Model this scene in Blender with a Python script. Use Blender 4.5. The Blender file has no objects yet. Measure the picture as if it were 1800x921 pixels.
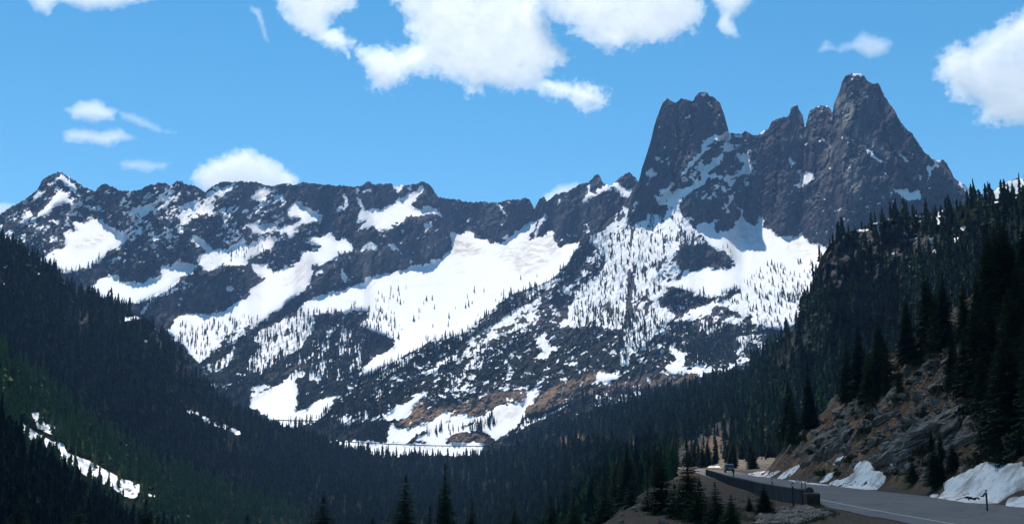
# Snowy granite towers above a mountain road
SKY_SAT, SKY_STR, EXPOSURE, HAZE, CLOUDS, VB = 1.3, 0.095, 0.62, 6.0e-5, True, 16
SKY_VAL, SKY_HUE, SUN, STEP = 1.0, .482, 4.4, 0.12
SHADE, SHADE_D = (60, -20, 380, 300), .0095
import bpy, bmesh, math, random
import numpy as np
from mathutils import Vector, Matrix
import mathutils.noise as mnoise

R_ = math.radians
rng = np.random.default_rng(7)
random.seed(7)
scene = bpy.context.scene
COL = scene.collection

# ------------------------------------------------------------------ camera
F = 1930.0                     # focal length in photo pixels (photo 1800 x 921)
PITCH = math.atan2(340.0, F)
EYE = np.array([0.0, 0.0, 3.5])
cam_data = bpy.data.cameras.new("camera")
cam_data.sensor_width = 36.0
cam_data.lens = 36.0 * F / 1800.0
cam_data.clip_start = 0.5
cam_data.clip_end = 60000.0
cam = bpy.data.objects.new("camera", cam_data)
cam.location = EYE
cam.rotation_euler = (math.pi / 2 + PITCH, 0, 0)
COL.objects.link(cam)
scene.camera = cam


def ray(px, py):
    """unit-horizontal direction for a sight line: returns dx, dy, tan(elevation)"""
    xc = (np.asarray(px, float) - 900.0) / F
    yc = (460.5 - np.asarray(py, float)) / F
    dx = xc
    dy = math.cos(PITCH) - yc * math.sin(PITCH)
    dz = math.sin(PITCH) + yc * math.cos(PITCH)
    h = np.hypot(dx, dy)
    return dx / h, dy / h, dz / h


def at(px, py, rho):
    dx, dy, tz = ray(px, py)
    return np.stack([EYE[0] + dx * rho, EYE[1] + dy * rho, EYE[2] + tz * rho], -1)


# ------------------------------------------------------------------ noise
_tabs = {}


def vnoise(x, y, seed=0):
    if seed not in _tabs:
        _tabs[seed] = np.random.default_rng(1000 + seed).random((256, 256)) * 2 - 1
    T = _tabs[seed]
    xi = np.floor(x).astype(int); yi = np.floor(y).astype(int)
    fx = x - xi; fy = y - yi
    fx = fx * fx * (3 - 2 * fx); fy = fy * fy * (3 - 2 * fy)
    a = T[xi & 255, yi & 255]; b = T[(xi + 1) & 255, yi & 255]
    c = T[xi & 255, (yi + 1) & 255]; d = T[(xi + 1) & 255, (yi + 1) & 255]
    return (a * (1 - fx) + b * fx) * (1 - fy) + (c * (1 - fx) + d * fx) * fy


def fbm(x, y, seed=0, oct=4, gain=0.5):
    s = 0; a = 1.0; t = 0
    for o in range(oct):
        s = s + a * vnoise(x * 2 ** o + 17.3 * o, y * 2 ** o + 9.1 * o, seed + o)
        t += a; a *= gain
    return s / t


def ridged(x, y, seed=0, oct=4):
    s = 0; a = 1.0; t = 0
    for o in range(oct):
        s = s + a * (1 - 2 * np.abs(vnoise(x * 2 ** o + 7.7 * o, y * 2 ** o, seed + o)))
        t += a; a *= 0.5
    return s / t


def smooth(e0, e1, x):
    t = np.clip((x - e0) / (e1 - e0), 0, 1)
    return t * t * (3 - 2 * t)


# ------------------------------------------------------------------ traced maps (photo pixels, margin PAD)
PAD = 90
CW, CH = 1800 + 2 * PAD, 1010 + PAD      # canvas; pixel (x,y) sits at [y+PAD, x+PAD]


def fill(poly, canvas, val, mode="max"):
    P = np.array(poly, float) + PAD
    x0 = int(max(0, math.floor(P[:, 0].min()))); x1 = int(min(CW, math.ceil(P[:, 0].max()) + 1))
    y0 = int(max(0, math.floor(P[:, 1].min()))); y1 = int(min(CH, math.ceil(P[:, 1].max()) + 1))
    if x1 <= x0 or y1 <= y0:
        return
    X, Y = np.meshgrid(np.arange(x0, x1) + .5, np.arange(y0, y1) + .5)
    ins = np.zeros(X.shape, bool)
    n = len(P)
    for i in range(n):
        xa, ya = P[i]; xb, yb = P[(i + 1) % n]
        if ya == yb:
            continue
        c = ((ya > Y) != (yb > Y)) & (X < (xb - xa) * (Y - ya) / (yb - ya) + xa)
        ins ^= c
    sub = canvas[y0:y1, x0:x1]
    if mode == "max":
        sub[ins] = np.maximum(sub[ins], val)
    else:
        sub[ins] = val


def blur(A, s):
    k = int(3 * s) + 1
    g = np.exp(-0.5 * (np.arange(-k, k + 1) / s) ** 2); g /= g.sum()
    B = np.pad(A, ((k, k), (0, 0)), "edge")
    B = sum(g[i] * B[i:i + A.shape[0]] for i in range(2 * k + 1))
    B = np.pad(B, ((0, 0), (k, k)), "edge")
    return sum(g[i] * B[:, i:i + A.shape[1]] for i in range(2 * k + 1))


def blur_rows(A, s):
    k = int(3 * s) + 1
    g = np.exp(-0.5 * (np.arange(-k, k + 1) / s) ** 2); g /= g.sum()
    B = np.pad(A, ((0, 0), (k, k)), "edge")
    return sum(g[i] * B[:, i:i + A.shape[1]] for i in range(2 * k + 1))


def sample(C, px, py):
    x = np.clip(np.asarray(px) + PAD - .5, 0, CW - 1.001); y = np.clip(np.asarray(py) + PAD - .5, 0, CH - 1.001)
    xi = x.astype(int); yi = y.astype(int); fx = x - xi; fy = y - yi
    return (C[yi, xi] * (1 - fx) + C[yi, xi + 1] * fx) * (1 - fy) + (C[yi + 1, xi] * (1 - fx) + C[yi + 1, xi + 1] * fx) * fy


def Q(ox, oy, *uv, s=4.0):
    """points read off an enlarged crop"""
    return [(ox + u / s, oy + v / s) for u, v in uv]


A_ = (0, 290); B_ = (400, 290); C_ = (750, 290); D_ = (150, 480); E_ = (500, 440); G_ = (400, 560); H_ = (750, 560)
T1 = (1080, 120); T2 = (1350, 120); M_ = (1050, 340); N_ = (1050, 540)


def edge_dist(p, poly):
    P = np.array(poly, float); Qn = np.roll(P, -1, 0)
    e = Qn - P; w = p - P
    t = np.clip((w * e).sum(1) / np.maximum((e * e).sum(1), 1e-9), 0, 1)
    return np.sqrt((((w - e * t[:, None])) ** 2).sum(1).min())


def inside(p, poly):
    x, y = p; c = False; n = len(poly)
    for i in range(n):
        xa, ya = poly[i]; xb, yb = poly[(i + 1) % n]
        if (ya > y) != (yb > y) and x < (xb - xa) * (y - ya) / (yb - ya) + xa: c = not c
    return c


# ------------------------------------------------------------------ the far ridge: outline and snowfields
SKY1 = ([(-90, 420), (-40, 396)]
        + Q(*A_, (0, 350), (30, 325), (60, 305), (110, 280), (160, 255), (200, 220), (240, 195), (265, 170), (285, 130), (320, 90), (370, 65),
            (410, 45), (440, 55), (480, 85), (520, 110), (550, 130), (575, 150), (600, 160), (640, 175), (670, 185), (700, 150), (750, 132), (790, 155),
            (830, 175), (870, 185), (930, 183), (985, 170), (1030, 150), (1085, 135), (1110, 128), (1160, 130), (1200, 150), (1240, 120), (1280, 118),
            (1295, 145), (1330, 140), (1380, 150), (1410, 175), (1440, 195), (1470, 170), (1510, 140), (1560, 120), (1600, 115))
        + Q(*B_, (40, 120), (120, 120), (200, 118), (250, 130), (300, 150), (360, 130), (420, 130), (480, 140), (520, 125), (600, 130), (680, 140),
            (760, 145), (850, 150), (920, 150), (945, 150), (960, 130), (1000, 115), (1020, 135), (1100, 135), (1160, 135), (1180, 150), (1230, 145),
            (1290, 140), (1340, 130), (1385, 120), (1420, 140), (1440, 165), (1470, 210))
        + Q(*C_, (100, 225), (160, 240), (230, 250), (280, 260), (350, 262), (420, 262), (490, 270), (540, 255), (580, 240), (610, 240), (650, 245),
            (690, 230), (720, 245), (745, 275), (757, 305), (775, 270), (800, 230), (825, 225), (845, 260), (870, 240), (900, 215), (960, 195),
            (1000, 185), (1020, 170), (1070, 140), (1130, 122), (1160, 100), (1180, 72), (1200, 65), (1220, 80), (1235, 120), (1270, 130), (1300, 140),
            (1340, 110), (1380, 75), (1415, 55), (1450, 75), (1475, 95), (1490, 120), (1540, 150), (1700, 190)))
F1 = np.zeros((CH, CW)); V1 = np.zeros((CH, CW)); B1 = np.zeros((CH, CW))
f1 = lambda o, v, *uv: fill(Q(*o, *uv), F1, v)
f1(A_, 1, (450, 490), (545, 470), (510, 420), (540, 405), (600, 410), (640, 380), (690, 385), (730, 380), (740, 420), (770, 430), (830, 460), (855, 455), (860, 490), (890, 500), (870, 545), (800, 585), (760, 620), (740, 655), (690, 680), (660, 700), (640, 735), (560, 730), (500, 760), (430, 755), (390, 720), (340, 690), (300, 650), (370, 620), (400, 590), (455, 580), (465, 530))
f1(A_, .95, (370, 245), (400, 200), (440, 185), (490, 210), (480, 235), (525, 270), (500, 280), (450, 265), (430, 280), (385, 290), (375, 320), (350, 345), (310, 360), (260, 380), (205, 400), (215, 380), (270, 350), (320, 310), (360, 265))
f1(A_, 1, (400, 105), (435, 70), (465, 105), (515, 130), (555, 160), (545, 190), (510, 170), (480, 145), (440, 120))
f1(A_, 1, (222, 264), (255, 225), (320, 165), (330, 178), (275, 240), (240, 262))
f1(A_, 1, (145, 405), (182, 330), (214, 332), (185, 390), (160, 415))
f1(A_, .8, (600, 295), (680, 276), (735, 320), (725, 345), (680, 325), (640, 318))
f1(A_, .9, (540, 265), (560, 248), (590, 275), (560, 288))
f1(A_, .9, (585, 254), (620, 218), (625, 245))
f1(A_, 1, (350, 402), (380, 392), (415, 428), (385, 420))
f1(A_, .9, (210, 480), (250, 440), (320, 415), (305, 440), (235, 475))
f1(A_, 1, (25, 534), (80, 500), (88, 512), (50, 535)); f1(A_, 1, (115, 550), (175, 516), (185, 524), (150, 545)); f1(A_, 1, (80, 400), (100, 380), (100, 400)); f1(A_, 1, (0, 420), (20, 415), (10, 450), (0, 460))
f1(A_, 1, (620, 855), (690, 820), (720, 800), (745, 800), (770, 790), (830, 770), (850, 820), (900, 835), (960, 835), (1010, 830), (1060, 800), (1100, 795), (1140, 780), (1135, 720), (1150, 705), (1200, 710), (1250, 690), (1340, 690), (1380, 710), (1370, 750), (1310, 775), (1270, 800), (1215, 850), (1180, 880), (1140, 900), (1090, 920), (1030, 950), (960, 970), (880, 985), (800, 965), (720, 930), (660, 890))
f1(D_, .75, (390, 250), (500, 180), (600, 110), (700, 50), (770, 80), (700, 100), (620, 130), (540, 170), (500, 210), (430, 250))
f1(A_, .86, (1365, 500), (1430, 525), (1450, 560), (1500, 590), (1640, 585), (1690, 530), (1720, 560), (1800, 550), (1800, 640), (1740, 650), (1720, 690), (1640, 690), (1560, 700), (1490, 740), (1440, 745), (1400, 700), (1380, 640), (1440, 620), (1450, 590), (1380, 570))
f1(A_, .62, (1120, 360), (1200, 300), (1300, 280), (1400, 230), (1450, 200), (1520, 140), (1560, 130), (1640, 120), (1640, 160), (1560, 230), (1530, 250), (1490, 330), (1420, 350), (1350, 370), (1300, 400), (1270, 460), (1245, 470), (1260, 400), (1250, 330), (1220, 310), (1150, 350))
f1(A_, .8, (1340, 350), (1380, 310), (1440, 290), (1500, 300), (1490, 335), (1420, 355), (1350, 375)); f1(A_, .8, (1540, 310), (1600, 290), (1640, 310), (1580, 360))
f1(A_, .58, (930, 330), (1010, 230), (1040, 160), (1060, 200), (1000, 290), (1100, 260), (1150, 170), (1170, 150), (1150, 230), (1210, 230), (1250, 170), (1290, 160), (1250, 230), (1190, 280), (1100, 320), (1020, 360))
f1(A_, .65, (820, 290), (860, 240), (890, 195), (880, 260)); f1(A_, .9, (890, 190), (915, 188), (920, 210))
f1(A_, .75, (880, 520), (950, 480), (1000, 450), (1070, 405), (1060, 430), (980, 490), (930, 520)); f1(A_, .7, (1060, 530), (1100, 500), (1160, 480), (1230, 465), (1170, 490), (1090, 525))
f1(A_, .6, (940, 600), (1010, 560), (960, 610)); f1(A_, .6, (780, 590), (890, 540), (900, 550), (800, 600))
f1(B_, .62, (165, 230), (200, 160), (230, 120), (270, 150), (330, 190), (290, 220), (250, 250), (210, 275), (170, 240))
f1(B_, .62, (340, 260), (390, 180), (400, 240), (440, 240), (400, 300), (375, 320), (385, 260)); f1(B_, .6, (0, 300), (50, 280), (40, 310), (0, 330)); f1(B_, .6, (0, 170), (60, 120), (30, 190))
f1(B_, .97, (440, 290), (470, 250), (520, 270), (570, 300), (610, 330), (690, 355), (680, 370), (640, 400), (590, 395), (540, 415), (500, 425), (460, 470), (465, 510), (430, 515), (420, 480), (370, 490), (365, 470), (400, 420), (470, 405), (520, 380), (500, 365), (430, 365))
f1(B_, 1, (130, 405), (210, 400), (220, 425), (290, 415), (340, 435), (310, 475), (210, 470), (150, 440))
f1(B_, .97, (0, 570), (70, 555), (100, 530), (140, 555), (200, 545), (250, 510), (340, 500), (330, 570), (310, 595), (240, 610), (180, 640), (120, 640), (130, 680), (140, 700), (60, 700), (0, 690))
fill(Q(*B_, (575, 500), (650, 510), (690, 490), (720, 475), (745, 510), (780, 530), (820, 505), (850, 520), (885, 590), (850, 615), (780, 610), (750, 660), (690, 690), (640, 700), (610, 690), (590, 770), (555, 880), (530, 920))
     + Q(*D_, (1540, 120), (1480, 160), (1400, 220), (1390, 260), (1300, 290), (1280, 330), (1190, 360), (1080, 390), (980, 430), (900, 470), (960, 500), (870, 560), (800, 630), (740, 580), (690, 500), (640, 470), (575, 400), (600, 370), (640, 300), (700, 285), (760, 295), (900, 280), (980, 270), (1060, 210), (1140, 160), (1150, 110), (1230, 60), (1250, 10))
     + Q(*B_, (250, 810), (240, 780), (170, 760), (160, 700), (260, 700), (300, 735), (330, 740), (470, 710), (510, 680), (520, 610), (560, 600), (620, 620), (660, 580), (600, 560), (580, 530)), F1, 1)
f1(B_, .97, (900, 390), (940, 300), (920, 270), (930, 200), (945, 260), (960, 320), (1080, 315), (1130, 280), (1200, 240), (1290, 200), (1350, 170), (1380, 125), (1390, 180), (1330, 230), (1300, 290), (1360, 310), (1400, 280), (1450, 310), (1500, 350), (1500, 385), (1470, 340), (1400, 350), (1320, 370), (1280, 350), (1200, 410), (1150, 440), (1060, 470), (1040, 430), (960, 450), (910, 455), (960, 410), (1000, 390), (920, 400))
f1(B_, .85, (800, 195), (855, 235), (845, 290), (770, 345), (790, 285), (825, 260)); f1(B_, .9, (965, 185), (1010, 160), (1025, 192)); f1(B_, .9, (885, 230), (935, 190), (930, 205)); f1(B_, 1, (740, 290), (760, 285), (755, 300))
f1(B_, 1, (1168, 135), (1250, 145), (1190, 195)); f1(B_, .9, (1255, 180), (1300, 145), (1295, 185))
f1(B_, .8, (885, 605), (960, 560), (1000, 525), (1050, 565), (1055, 600), (980, 590), (900, 612)); f1(B_, .95, (1128, 565), (1160, 555), (1235, 640), (1220, 640))
f1(B_, .6, (1050, 480), (1100, 470), (1130, 530), (1080, 500)); f1(B_, .6, (1200, 460), (1240, 450), (1220, 480)); f1(B_, .55, (1380, 360), (1430, 420), (1390, 480)); f1(B_, .8, (1440, 390), (1470, 390), (1460, 410))
f1(B_, .85, (790, 720), (850, 770), (840, 840), (815, 800)); f1(B_, .8, (1265, 650), (1310, 670), (1310, 715)); f1(B_, .7, (610, 770), (680, 720), (690, 740)); f1(B_, .9, (845, 640), (865, 640), (855, 700)); f1(B_, .7, (740, 830), (770, 815), (765, 840)); f1(B_, .8, (570, 865), (610, 840), (600, 870))
f1(B_, .9, (1645, 420), (1700, 378), (1715, 380), (1665, 415)); f1(B_, .9, (0, 855), (40, 860), (30, 880), (0, 875)); f1(B_, .9, (50, 865), (95, 865), (80, 880))
# the great snow apron
fill(Q(*E_, (1175, -10), (1160, 15), (1100, 60), (1000, 100), (900, 105), (860, 125), (700, 165), (590, 188), (560, 240), (450, 260), (400, 290), (330, 280), (200, 330), (140, 370), (150, 450), (300, 440), (420, 440), (500, 420), (580, 430), (590, 480), (510, 530), (600, 560), (700, 600), (790, 640), (780, 680), (740, 710), (640, 740), (590, 800), (560, 880), (640, 850), (780, 780), (950, 710), (1050, 690), (1300, 640), (1500, 500), (1900, 300))
     + [(1020, 480), (1050, 440)]
     + Q(*C_, (1080, 535), (980, 570), (930, 590), (910, 520), (900, 470), (850, 470), (800, 515), (740, 530), (700, 520), (720, 490), (760, 430), (750, 400), (690, 425), (660, 450), (605, 455), (600, 500), (560, 525), (460, 545), (410, 530), (360, 520), (310, 465), (220, 480), (170, 480)), F1, 1)
for uv, v in (([(1540, 200), (1480, 280), (1370, 340), (1230, 400), (1200, 480), (1240, 500), (1180, 560), (1100, 700), (1250, 700), (1280, 620), (1300, 690), (1420, 600), (1500, 530), (1560, 480), (1600, 350), (1580, 280)], .66),
              ([(850, 640), (960, 580), (1060, 510), (1040, 600), (980, 680), (880, 690)], .5)):
    fill(Q(*D_, *uv), F1, v); fill(Q(*D_, *uv), V1, 1)
f1(D_, .55, (900, 470), (1000, 420), (1200, 340), (1210, 380), (1100, 450), (1000, 500), (900, 560))
for uv, v in (([(170, 500), (400, 530), (640, 600), (780, 660), (640, 740), (590, 800), (560, 880), (300, 920), (0, 920), (60, 760), (130, 620)], .27),):
    fill(Q(*E_, *uv), F1, v); fill(Q(*E_, *uv), V1, 1)
fill(Q(*E_, (390, 580), (420, 570), (425, 630), (412, 670)), F1, 1); fill(Q(*E_, (430, 690), (465, 690), (460, 760)), F1, .9); fill(Q(*E_, (515, 690), (545, 690), (525, 830), (505, 830)), F1, .85)
f1(G_, 1, (150, 620), (170, 560), (300, 500), (400, 450), (410, 420), (470, 370), (550, 360), (540, 400), (480, 440), (490, 510), (500, 540), (470, 650), (560, 640), (620, 580), (700, 550), (800, 545), (740, 590), (700, 640), (760, 690), (700, 720), (640, 740), (560, 800), (330, 720), (250, 690))
f1(G_, .7, (360, 360), (480, 295), (590, 275), (590, 298), (500, 315), (400, 352), (280, 405)); f1(G_, .9, (560, 365), (600, 375), (655, 455), (600, 435))
f1(G_, .9, (830, 470), (960, 475), (1070, 440), (1045, 485), (970, 515), (860, 495)); f1(G_, .6, (140, 480), (250, 450), (300, 480), (170, 560)); f1(G_, .6, (700, 640), (900, 560), (1000, 600), (900, 680), (760, 690))
# far peaks on the right end
f1(C_, 1, (1090, 270), (1125, 180), (1158, 105), (1142, 200), (1180, 200), (1260, 125), (1312, 180), (1260, 185), (1230, 195), (1170, 225), (1120, 250))
f1(C_, 1, (1285, 140), (1350, 118), (1370, 160), (1445, 190), (1425, 240), (1370, 205), (1330, 170)); f1(C_, 1, (1445, 90), (1485, 110), (1475, 120)); f1(C_, 1, (470, 270), (500, 275), (560, 355), (530, 342)); f1(C_, .9, (900, 290), (942, 230), (945, 250), (915, 290))
f1(C_, .95, (820, 345), (838, 360), (812, 410), (775, 510), (755, 520), (790, 400)); f1(C_, .9, (700, 520), (760, 390), (765, 440), (730, 520)); f1(C_, .9, (1100, 410), (1140, 435), (1120, 435)); f1(C_, .8, (960, 215), (1000, 205), (990, 220)); f1(C_, 1, (750, 275), (762, 275), (757, 310)); f1(C_, .9, (240, 425), (310, 375), (300, 395), (255, 420))
fill(Q(*G_, (270, 400), (480, 320), (610, 310), (620, 340), (480, 360), (330, 420), (200, 480)), B1, .45)

# ------------------------------------------------------------------ the rock towers and their spur
SKY2 = ([(430, 775), (480, 765), (560, 738), (612, 690), (637, 667), (660, 652), (690, 637), (715, 622), (737, 612), (762, 595), (812, 585), (835, 570), (860, 550), (875, 535),
         (900, 517), (950, 500), (975, 488), (985, 476), (1000, 460), (1010, 440), (1020, 425), (1027, 417), (1050, 409), (1065, 392), (1085, 370), (1097, 358), (1110, 342)]
        + Q(*T1, (170, 800), (180, 760), (190, 720), (205, 670), (240, 560), (260, 500), (280, 400), (300, 340), (320, 290), (335, 250), (375, 212), (400, 230), (425, 245), (470, 215),
            (510, 220), (540, 235), (555, 230), (570, 200), (600, 170), (650, 170), (670, 200), (710, 215), (740, 240), (770, 320), (790, 390), (805, 450), (850, 460), (890, 465), (920, 440),
            (950, 450), (975, 470), (1010, 470), (1050, 440), (1080, 430), (1110, 375), (1150, 355), (1190, 345), (1220, 345), (1235, 310), (1240, 280), (1265, 262), (1290, 265), (1297, 295),
            (1325, 330), (1335, 400), (1345, 405), (1355, 370), (1375, 300), (1420, 270), (1460, 262), (1500, 265), (1520, 290), (1535, 320), (1540, 260), (1560, 210), (1585, 155), (1600, 100),
            (1620, 60), (1660, 40), (1720, 35), (1760, 55))
        + Q(*T2, (695, 85), (720, 105), (750, 115), (775, 105), (790, 130), (820, 190), (850, 245), (880, 280), (910, 340), (940, 390), (980, 440), (1010, 455), (1040, 500), (1080, 560),
            (1100, 595), (1130, 610), (1150, 640), (1190, 648), (1225, 640), (1250, 660), (1280, 710), (1310, 770), (1340, 800), (1400, 830), (1450, 870), (1480, 880), (1540, 890), (1600, 860),
            (1650, 810), (1700, 790), (1760, 770), (1800, 790), (1900, 830)))
F2 = np.zeros((CH, CW)); V2 = np.zeros((CH, CW)); B2 = np.zeros((CH, CW))
f2 = lambda o, v, *uv: fill(Q(*o, *uv), F2, v)


def g2(o, v, *uv):
    fill(Q(*o, *uv), F2, v); fill(Q(*o, *uv), V2, 1)


f2(T1, 1, (700, 455), (740, 470), (800, 450), (815, 490), (790, 520), (740, 515), (710, 490), (690, 520), (640, 560), (580, 640), (530, 710), (470, 770), (455, 780), (490, 720), (560, 640), (610, 570), (660, 500))
f2(T1, 1, (765, 545), (835, 548), (815, 592), (778, 592))
f2(T1, .93, (740, 620), (762, 598), (757, 650), (705, 705), (665, 745), (645, 795), (615, 835), (565, 875), (480, 920), (380, 925), (400, 890), (480, 850), (560, 825), (615, 770), (635, 710), (700, 655))
f2(T1, .95, (875, 600), (900, 625), (950, 625), (980, 575), (968, 635), (922, 685), (895, 675), (872, 645))
f2(T1, .82, (860, 720), (930, 680), (985, 650), (960, 710), (900, 720), (860, 770), (840, 800), (830, 840), (790, 795), (720, 775), (725, 738), (780, 750), (830, 750), (850, 705))
f2(T1, .7, (555, 695), (635, 645), (625, 700), (570, 705)); f2(T1, .6, (260, 920), (330, 840), (410, 795), (420, 820), (360, 850), (390, 890), (300, 920))
f2(T1, .65, (540, 760), (590, 770), (575, 820), (550, 800)); f2(T1, .8, (760, 840), (800, 850), (780, 880)); f2(T1, .7, (440, 870), (520, 840), (500, 880))
f2(T1, 1, (212, 748), (255, 716), (308, 735), (292, 758), (230, 758)); f2(T1, 1, (275, 645), (300, 625), (325, 632), (300, 664)); f2(T1, 1, (475, 345), (530, 322), (520, 345), (495, 355)); f2(T1, 1, (342, 570), (358, 552), (374, 556), (360, 572))
f2(T1, 1, (1200, 645), (1225, 625), (1245, 640), (1282, 678), (1260, 672), (1230, 658)); f2(T1, 1, (1178, 690), (1195, 682), (1192, 696)); f2(T1, 1, (1220, 680), (1245, 675), (1242, 692))
f2(T1, 1, (1280, 730), (1310, 715), (1330, 740), (1385, 730), (1380, 800), (1330, 820), (1310, 840), (1265, 830), (1300, 800), (1300, 760))
f2(T1, 1, (1005, 468), (1050, 430), (1078, 432), (1062, 465)); f2(T1, .95, (845, 480), (890, 462), (880, 490)); f2(T1, 1, (595, 185), (632, 166), (630, 192)); f2(T1, .9, (560, 240), (590, 228), (580, 248)); f2(T1, .9, (650, 270), (682, 236), (672, 278)); f2(T1, 1, (395, 345), (405, 342), (402, 355))
f2(T2, 1, (585, 42), (640, 30), (690, 70), (660, 64), (610, 54)); f2(T2, 1, (570, 92), (602, 72), (592, 98)); f2(T2, 1, (46, 395), (82, 393), (72, 418)); f2(T2, 1, (36, 370), (66, 366), (52, 388)); f2(T2, 1, (620, 85), (640, 82), (635, 95)); f2(T2, .9, (755, 130), (770, 130), (760, 150))
f2(T2, 1, (688, 562), (735, 578), (825, 662), (780, 645), (718, 600)); f2(T2, 1, (930, 622), (962, 633), (1000, 668), (960, 650)); f2(T2, .9, (998, 590), (1010, 590), (1030, 622))
f2(T2, 1, (1105, 683), (1150, 690), (1170, 662), (1205, 670), (1162, 712), (1152, 745), (1128, 805), (1132, 750), (1125, 710)); f2(T2, 1, (1145, 642), (1228, 637), (1218, 658), (1165, 662)); f2(T2, 1, (1058, 745), (1080, 745), (1078, 765), (1060, 768)); f2(T2, 1, (1125, 835), (1150, 850), (1130, 855))
f2(T2, .97, (870, 838), (920, 858), (980, 848), (1030, 880), (1060, 850), (1078, 890), (1040, 928), (990, 932), (945, 900))
f2(T2, 1, (1335, 800), (1400, 828), (1480, 878), (1460, 940), (1400, 890)); f2(T2, 1, (1500, 895), (1590, 868), (1650, 808), (1700, 786), (1760, 766), (1850, 790), (1850, 960), (1500, 960))
g2(M_, .68, (-90, 300), (0, 290), (60, 230), (130, 160), (190, 90), (230, 110), (250, 80), (275, 50), (265, 100), (210, 180), (240, 160), (200, 240), (300, 200), (370, 140), (440, 150), (480, 120), (540, 100), (420, 80), (400, 30), (480, 20), (500, -20), (640, -30), (600, 60), (560, 90), (600, 150), (670, 170), (640, 200), (700, 260), (720, 320), (760, 350), (720, 370), (640, 370), (560, 380), (540, 440), (470, 470), (430, 520), (420, 570), (470, 610), (480, 700), (400, 760), (330, 720), (150, 800), (0, 810), (-180, 860), (-200, 800), (-100, 640), (20, 560), (60, 480), (0, 380), (-60, 330))
f2(M_, .97, (480, 20), (560, -10), (620, 0), (590, 60), (530, 90), (490, 60)); f2(M_, .5, (420, 570), (470, 470), (540, 440), (590, 530), (600, 590), (540, 615), (470, 612))
f2(M_, .9, (860, 120), (910, 70), (920, 30), (950, 10), (945, 50), (900, 100)); f2(M_, 1, (900, 125), (915, 110), (915, 140))
f2(M_, 1, (700, 215), (790, 215), (820, 200), (820, 235), (840, 290), (900, 268), (960, 255), (970, 200), (1010, 170), (1005, 120), (1040, 160), (1045, 205), (1120, 220), (1130, 170), (1150, 165), (1185, 190), (1170, 235), (1240, 285), (1320, 305), (1370, 305), (1440, 258), (1460, 310), (1500, 350), (1600, 378), (1720, 400), (1700, 620), (1500, 740), (1300, 700), (1100, 690), (1000, 660), (880, 700), (790, 730), (720, 720), (640, 690), (560, 670), (470, 650), (470, 620), (590, 610), (620, 535), (700, 540), (760, 525), (830, 540), (920, 528), (960, 490), (940, 440), (880, 410), (800, 380), (760, 330), (720, 290), (695, 250))
g2(M_, .86, (1000, 660), (1500, 740), (1620, 760), (1440, 900), (1400, 920), (1290, 960), (1200, 950), (1080, 910), (1100, 860), (980, 790), (860, 760), (1000, 700))
f2(M_, .82, (540, 880), (640, 840), (760, 780), (860, 755), (980, 790), (1080, 850), (1040, 870), (900, 800), (820, 790), (800, 860), (760, 860), (720, 880), (640, 890)); f2(M_, .5, (830, 860), (1000, 860), (1060, 930), (900, 930))
g2(M_, .6, (-200, 830), (0, 810), (150, 790), (300, 760), (420, 760), (540, 860), (520, 920), (-200, 940)); g2(N_, .42, (-200, 0), (0, 0), (540, 60), (500, 120), (420, 170), (360, 240), (330, 300), (240, 340), (170, 410), (140, 380), (180, 290), (160, 160), (0, 160), (-150, 200)); g2(N_, .7, (0, 10), (160, 0), (165, 130), (0, 140))
g2(N_, .35, (620, 80), (960, 80), (950, 160), (860, 180), (740, 190))
f2(N_, .8, (510, 270), (540, 270), (560, 310), (600, 340), (640, 440), (700, 410), (820, 430), (920, 400), (1000, 370), (1060, 350), (1060, 380), (900, 440), (820, 450), (660, 465), (560, 470), (470, 440), (520, 400), (560, 370), (510, 310)); f2(N_, .84, (970, 210), (1050, 190), (1170, 185), (1150, 200), (1080, 230), (1050, 260), (1040, 310), (980, 320), (1020, 260), (980, 240))
f2(N_, .97, (0, 460), (100, 460), (180, 480), (60, 540), (0, 520)); f2(N_, .65, (400, 300), (450, 260), (480, 290)); f2(N_, .85, (530, 90), (620, 70), (560, 110))
f2(E_, .5, (1350, 600), (1800, 250), (1800, 500), (1500, 620), (1300, 760), (1170, 810)); f2(E_, .9, (1390, 580), (1500, 510), (1660, 410), (1800, 320), (1800, 350), (1650, 445), (1500, 545), (1420, 582)); f2(E_, 1, (1560, 588), (1660, 525), (1645, 562), (1580, 594)); f2(E_, .78, (960, 860), (1030, 830), (1120, 770), (1220, 705), (1200, 755), (1120, 805), (1060, 855), (1000, 872)); f2(E_, .9, (1170, 812), (1260, 756), (1390, 680), (1400, 650), (1350, 705), (1260, 742))
f2(E_, .45, (640, 850), (780, 775), (950, 700), (1000, 720), (800, 830), (660, 900)); f2(E_, .6, (900, 540), (1050, 590), (1300, 480), (1400, 420), (1500, 380), (1400, 500), (1250, 600), (1050, 640))
f2(C_, .5, (1180, 580), (1250, 680), (1100, 790), (1000, 920), (900, 920), (1050, 800), (1100, 680)); f2(C_, .55, (930, 770), (1000, 700), (900, 850), (700, 920), (650, 900), (760, 850))
f2(H_, 1, (222, 492), (295, 446), (292, 468), (235, 498)); f2(H_, 1, (398, 458), (445, 415), (442, 442)); f2(H_, .9, (566, 108), (680, 36), (662, 68), (590, 112)); f2(H_, .75, (770, 150), (830, 80), (850, 160), (870, 200), (930, 190), (900, 220), (850, 250), (860, 280), (800, 290), (790, 260), (830, 230), (780, 180)); f2(H_, .65, (880, 20), (1040, 0), (1000, 30), (960, 90), (930, 60)); g2(H_, .75, (1190, 60), (1240, 30), (1360, 0), (1370, 80), (1290, 80)); f2(H_, .6, (520, 330), (570, 280), (560, 320)); f2(H_, .6, (1350, 250), (1410, 160), (1430, 300), (1380, 330))
f2(H_, .35, (0, 500), (200, 380), (440, 200), (520, 230), (300, 440), (100, 560))
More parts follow.
